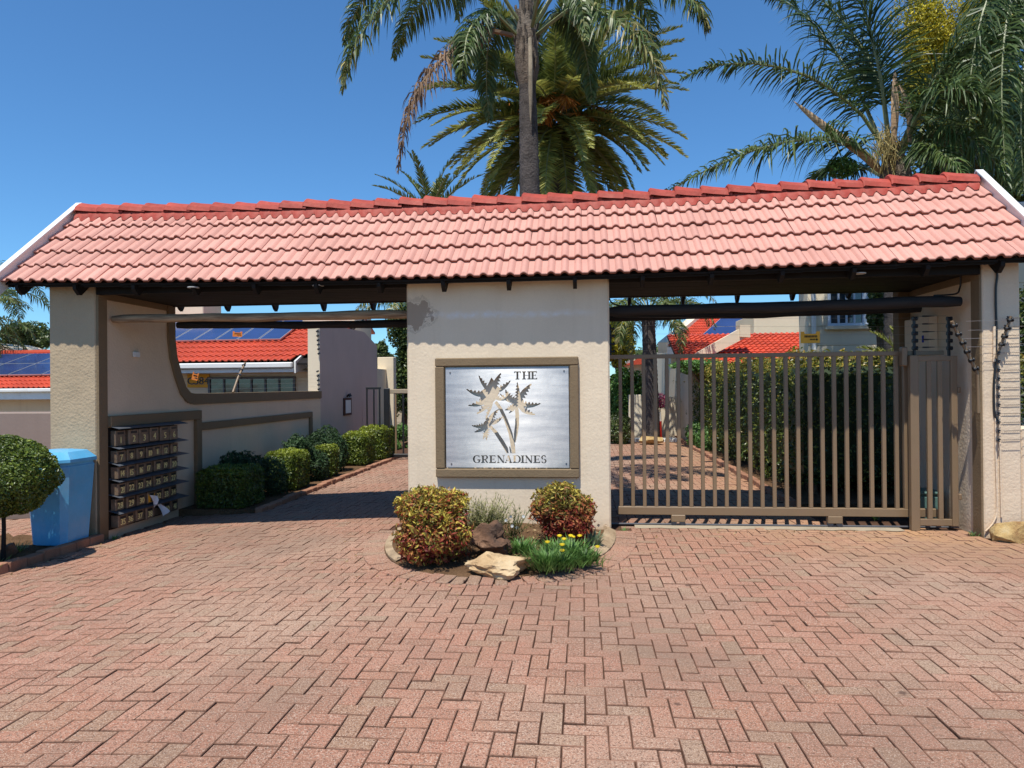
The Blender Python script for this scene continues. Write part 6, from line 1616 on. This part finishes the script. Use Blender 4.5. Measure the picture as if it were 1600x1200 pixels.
# two-storey house
ht = empty('two_storey_house', (6, 17, 0), 'two-storey cream house with horizontal grooves and a gridded window behind the hedge', 'house')
Yt = 15.0; x0t = WY(1262, 500, Yt).x; g0 = 0; 
zz = -.1; k = 0
while zz < 4.9:
    z2 = min(zz+.40, 4.95)
    MB().box(x0t, 9.5, Yt-.012+.002*(k % 2), Yt+.02, zz+.006, z2-.006, .004).put('wall_course', M_hcream, ht); zz += .40; k += 1
MB().box(x0t+.005, 9.4, Yt+.015, 15.6, -.1, 4.94).put('wall', M_hcream, ht)
MB().box(x0t-.25, 9.6, Yt-.3, 15.8, 4.95, 5.05, .01).put('roof', M_white, ht)
wa = WY(1299, 505, Yt-.1); wb = WY(1348, 455, Yt-.1)
window(ht, wa.x, wb.x, Yt-.05, wa.z, 4.0, 4, 4, M_blueframe)
window(ht, wb.x+.1, wb.x+.32, Yt-.045, wa.z+.02, 4.0, 1, 4, M_blueframe)
MB().box(wa.x-.12, wb.x+.55, Yt-.14, Yt-.014, wa.z-.13, wa.z-.055, .01).put('sill', M_hcream, ht)
X = WY(1272, 520, Yt-.08).x; MB().tube([(X, Yt-.07, 0), (X, Yt-.07, 4.2), (X-.2, Yt-.15, 4.5)], .045, 10).put('downpipe', M_white, ht, smooth=True)
MB().box(WY(1178, 500, 21.5).x, WY(1300, 500, 21.5).x, 21.5, 24, 0, WY(1220, 490, 21.5).z, .01).put('side_wing', M_hcream, ht)

# ------------------------------------------------------------------ far gate on the left drive
fg = empty('far_gate', (-3, 15.6, 0), 'distant open gate at the end of the left drive with pale and black bars', 'gate')
gxl = WY(606, 700, 15.6).x; zt = WY(620, 608, 15.6).z
MB().box(gxl-.06, gxl+.06, 15.5, 15.62, -.15, zt+.02, .01).put('post', M_black, fg)
MB().box(gxl+.07, gxl+3.0, 15.54, 15.60, zt-.10, zt, .01).put('top_rail', M_conc, fg)
MB().box(gxl+.07, gxl+3.0, 15.54, 15.60, -.06, .02, .01).put('bottom_rail', M_black, fg)
for k in range(16):
    X = gxl+.2+k*.17; MB().box(X-.018, X+.018, 15.55, 15.585, .021, zt-.101, .003).put('bar', M_black if k % 2 else M_gate, fg)
og = empty('open_gate_leaf', (gxl-.3, 15.4, 0), 'black gate leaf folded open against the mauve wall', 'gate')
for X in (gxl-.42, gxl-.26, gxl-.13): MB().box(X-.015, X+.015, 15.4, 15.44, .0, zt, .003).put('bar', M_black, og)
MB().box(gxl-.44, gxl-.1, 15.4, 15.44, zt, zt+.05, .003).put('rail', M_black, og)
MB().box(-5.6, -5.1, 22.5, 24, 0, 1.9)
o = MB().box(WY(590, 600, 20).x, WY(615, 600, 20).x, 20, 20.3, 0, WY(600, 558, 20).z, .01).put('pale_wall', M_hcream); tag(o, 'pale wall with sloping shade beyond the mauve wall, left of the far gate', 'wall')
# something must stand behind the camera so the steel has a street to mirror
o = MB().box(-14, 14, -14, -13.7, -.4, 1.9, .02).put('street_wall', M_hcream); tag(o, 'plain cream wall across the street behind the viewer', 'wall')

# ------------------------------------------------------------------ fallen leaves, grit and weeds in the joints
M_litter = leafmat('dry_litter', [(0, (.10, .06, .03)), (.6, (.28, .17, .08)), (1, (.45, .33, .18))], .8, .1, .1)
def litter(n, name, pts_fn, sz):
    C = np.array([pts_fn() for _ in range(n)]); Nn = np.tile(np.array([[0, 0, 1.]]), (len(C), 1))
    put(name, leaves_mesh(name, C, Nn, sz, M_litter, RNG.random(len(C)), .45, .35, .5), None, kind='stuff')
def p_edge():
    t = random.random()
    if t < .3: x, y = -5.33+abs(random.gauss(0, .12)), random.uniform(3.5, 8.8)
    elif t < .6:
        a = math.pi*(1+random.random()); k = (abs(math.cos(a))**2.3+abs(math.sin(a))**2.3)**(-1/2.3); e = .22+abs(random.gauss(0, .15)); x, y = BC[0]+(BA+e)*k*math.cos(a), BC[1]+(BB+e)*k*math.sin(a)
    elif t < .85: x, y = random.uniform(.4, 3.9), 7.55-abs(random.gauss(0, .2))
    else: x, y = -4.2+abs(random.gauss(0, .15)), random.uniform(9, 15)
    return (x, y, gz(x)+.006)
litter(520, 'fallen_leaves', p_edge, .022)
litter(420, 'grit', lambda: (lambda x: (x, random.uniform(1.9, 7.2), gz(x)+.004))(random.uniform(-5, 4.5)), .009)
def bed_pt():
    a = math.pi*(1+random.random()); r_ = math.sqrt(random.random())*.95; return (BC[0]+BA*r_*math.cos(a), BC[1]+BB*r_*math.sin(a), .085)
litter(900, 'bed_mulch', bed_pt, .03)
for (x, y, lab) in ((-1.62, 7.28, 'tiny weed at the left foot of the central pillar'), (.42, 7.45, 'tiny weed at the right foot of the central pillar'), (3.86, 7.42, 'tiny weed in the joint beside the cream pillar foot'), (-5.3, 7.5, 'tiny weed below the letterboxes')):
    tuft('weed', (x, y, gz(x)), 26, .07, .05, .006, L_gaz, lab, 'weed')
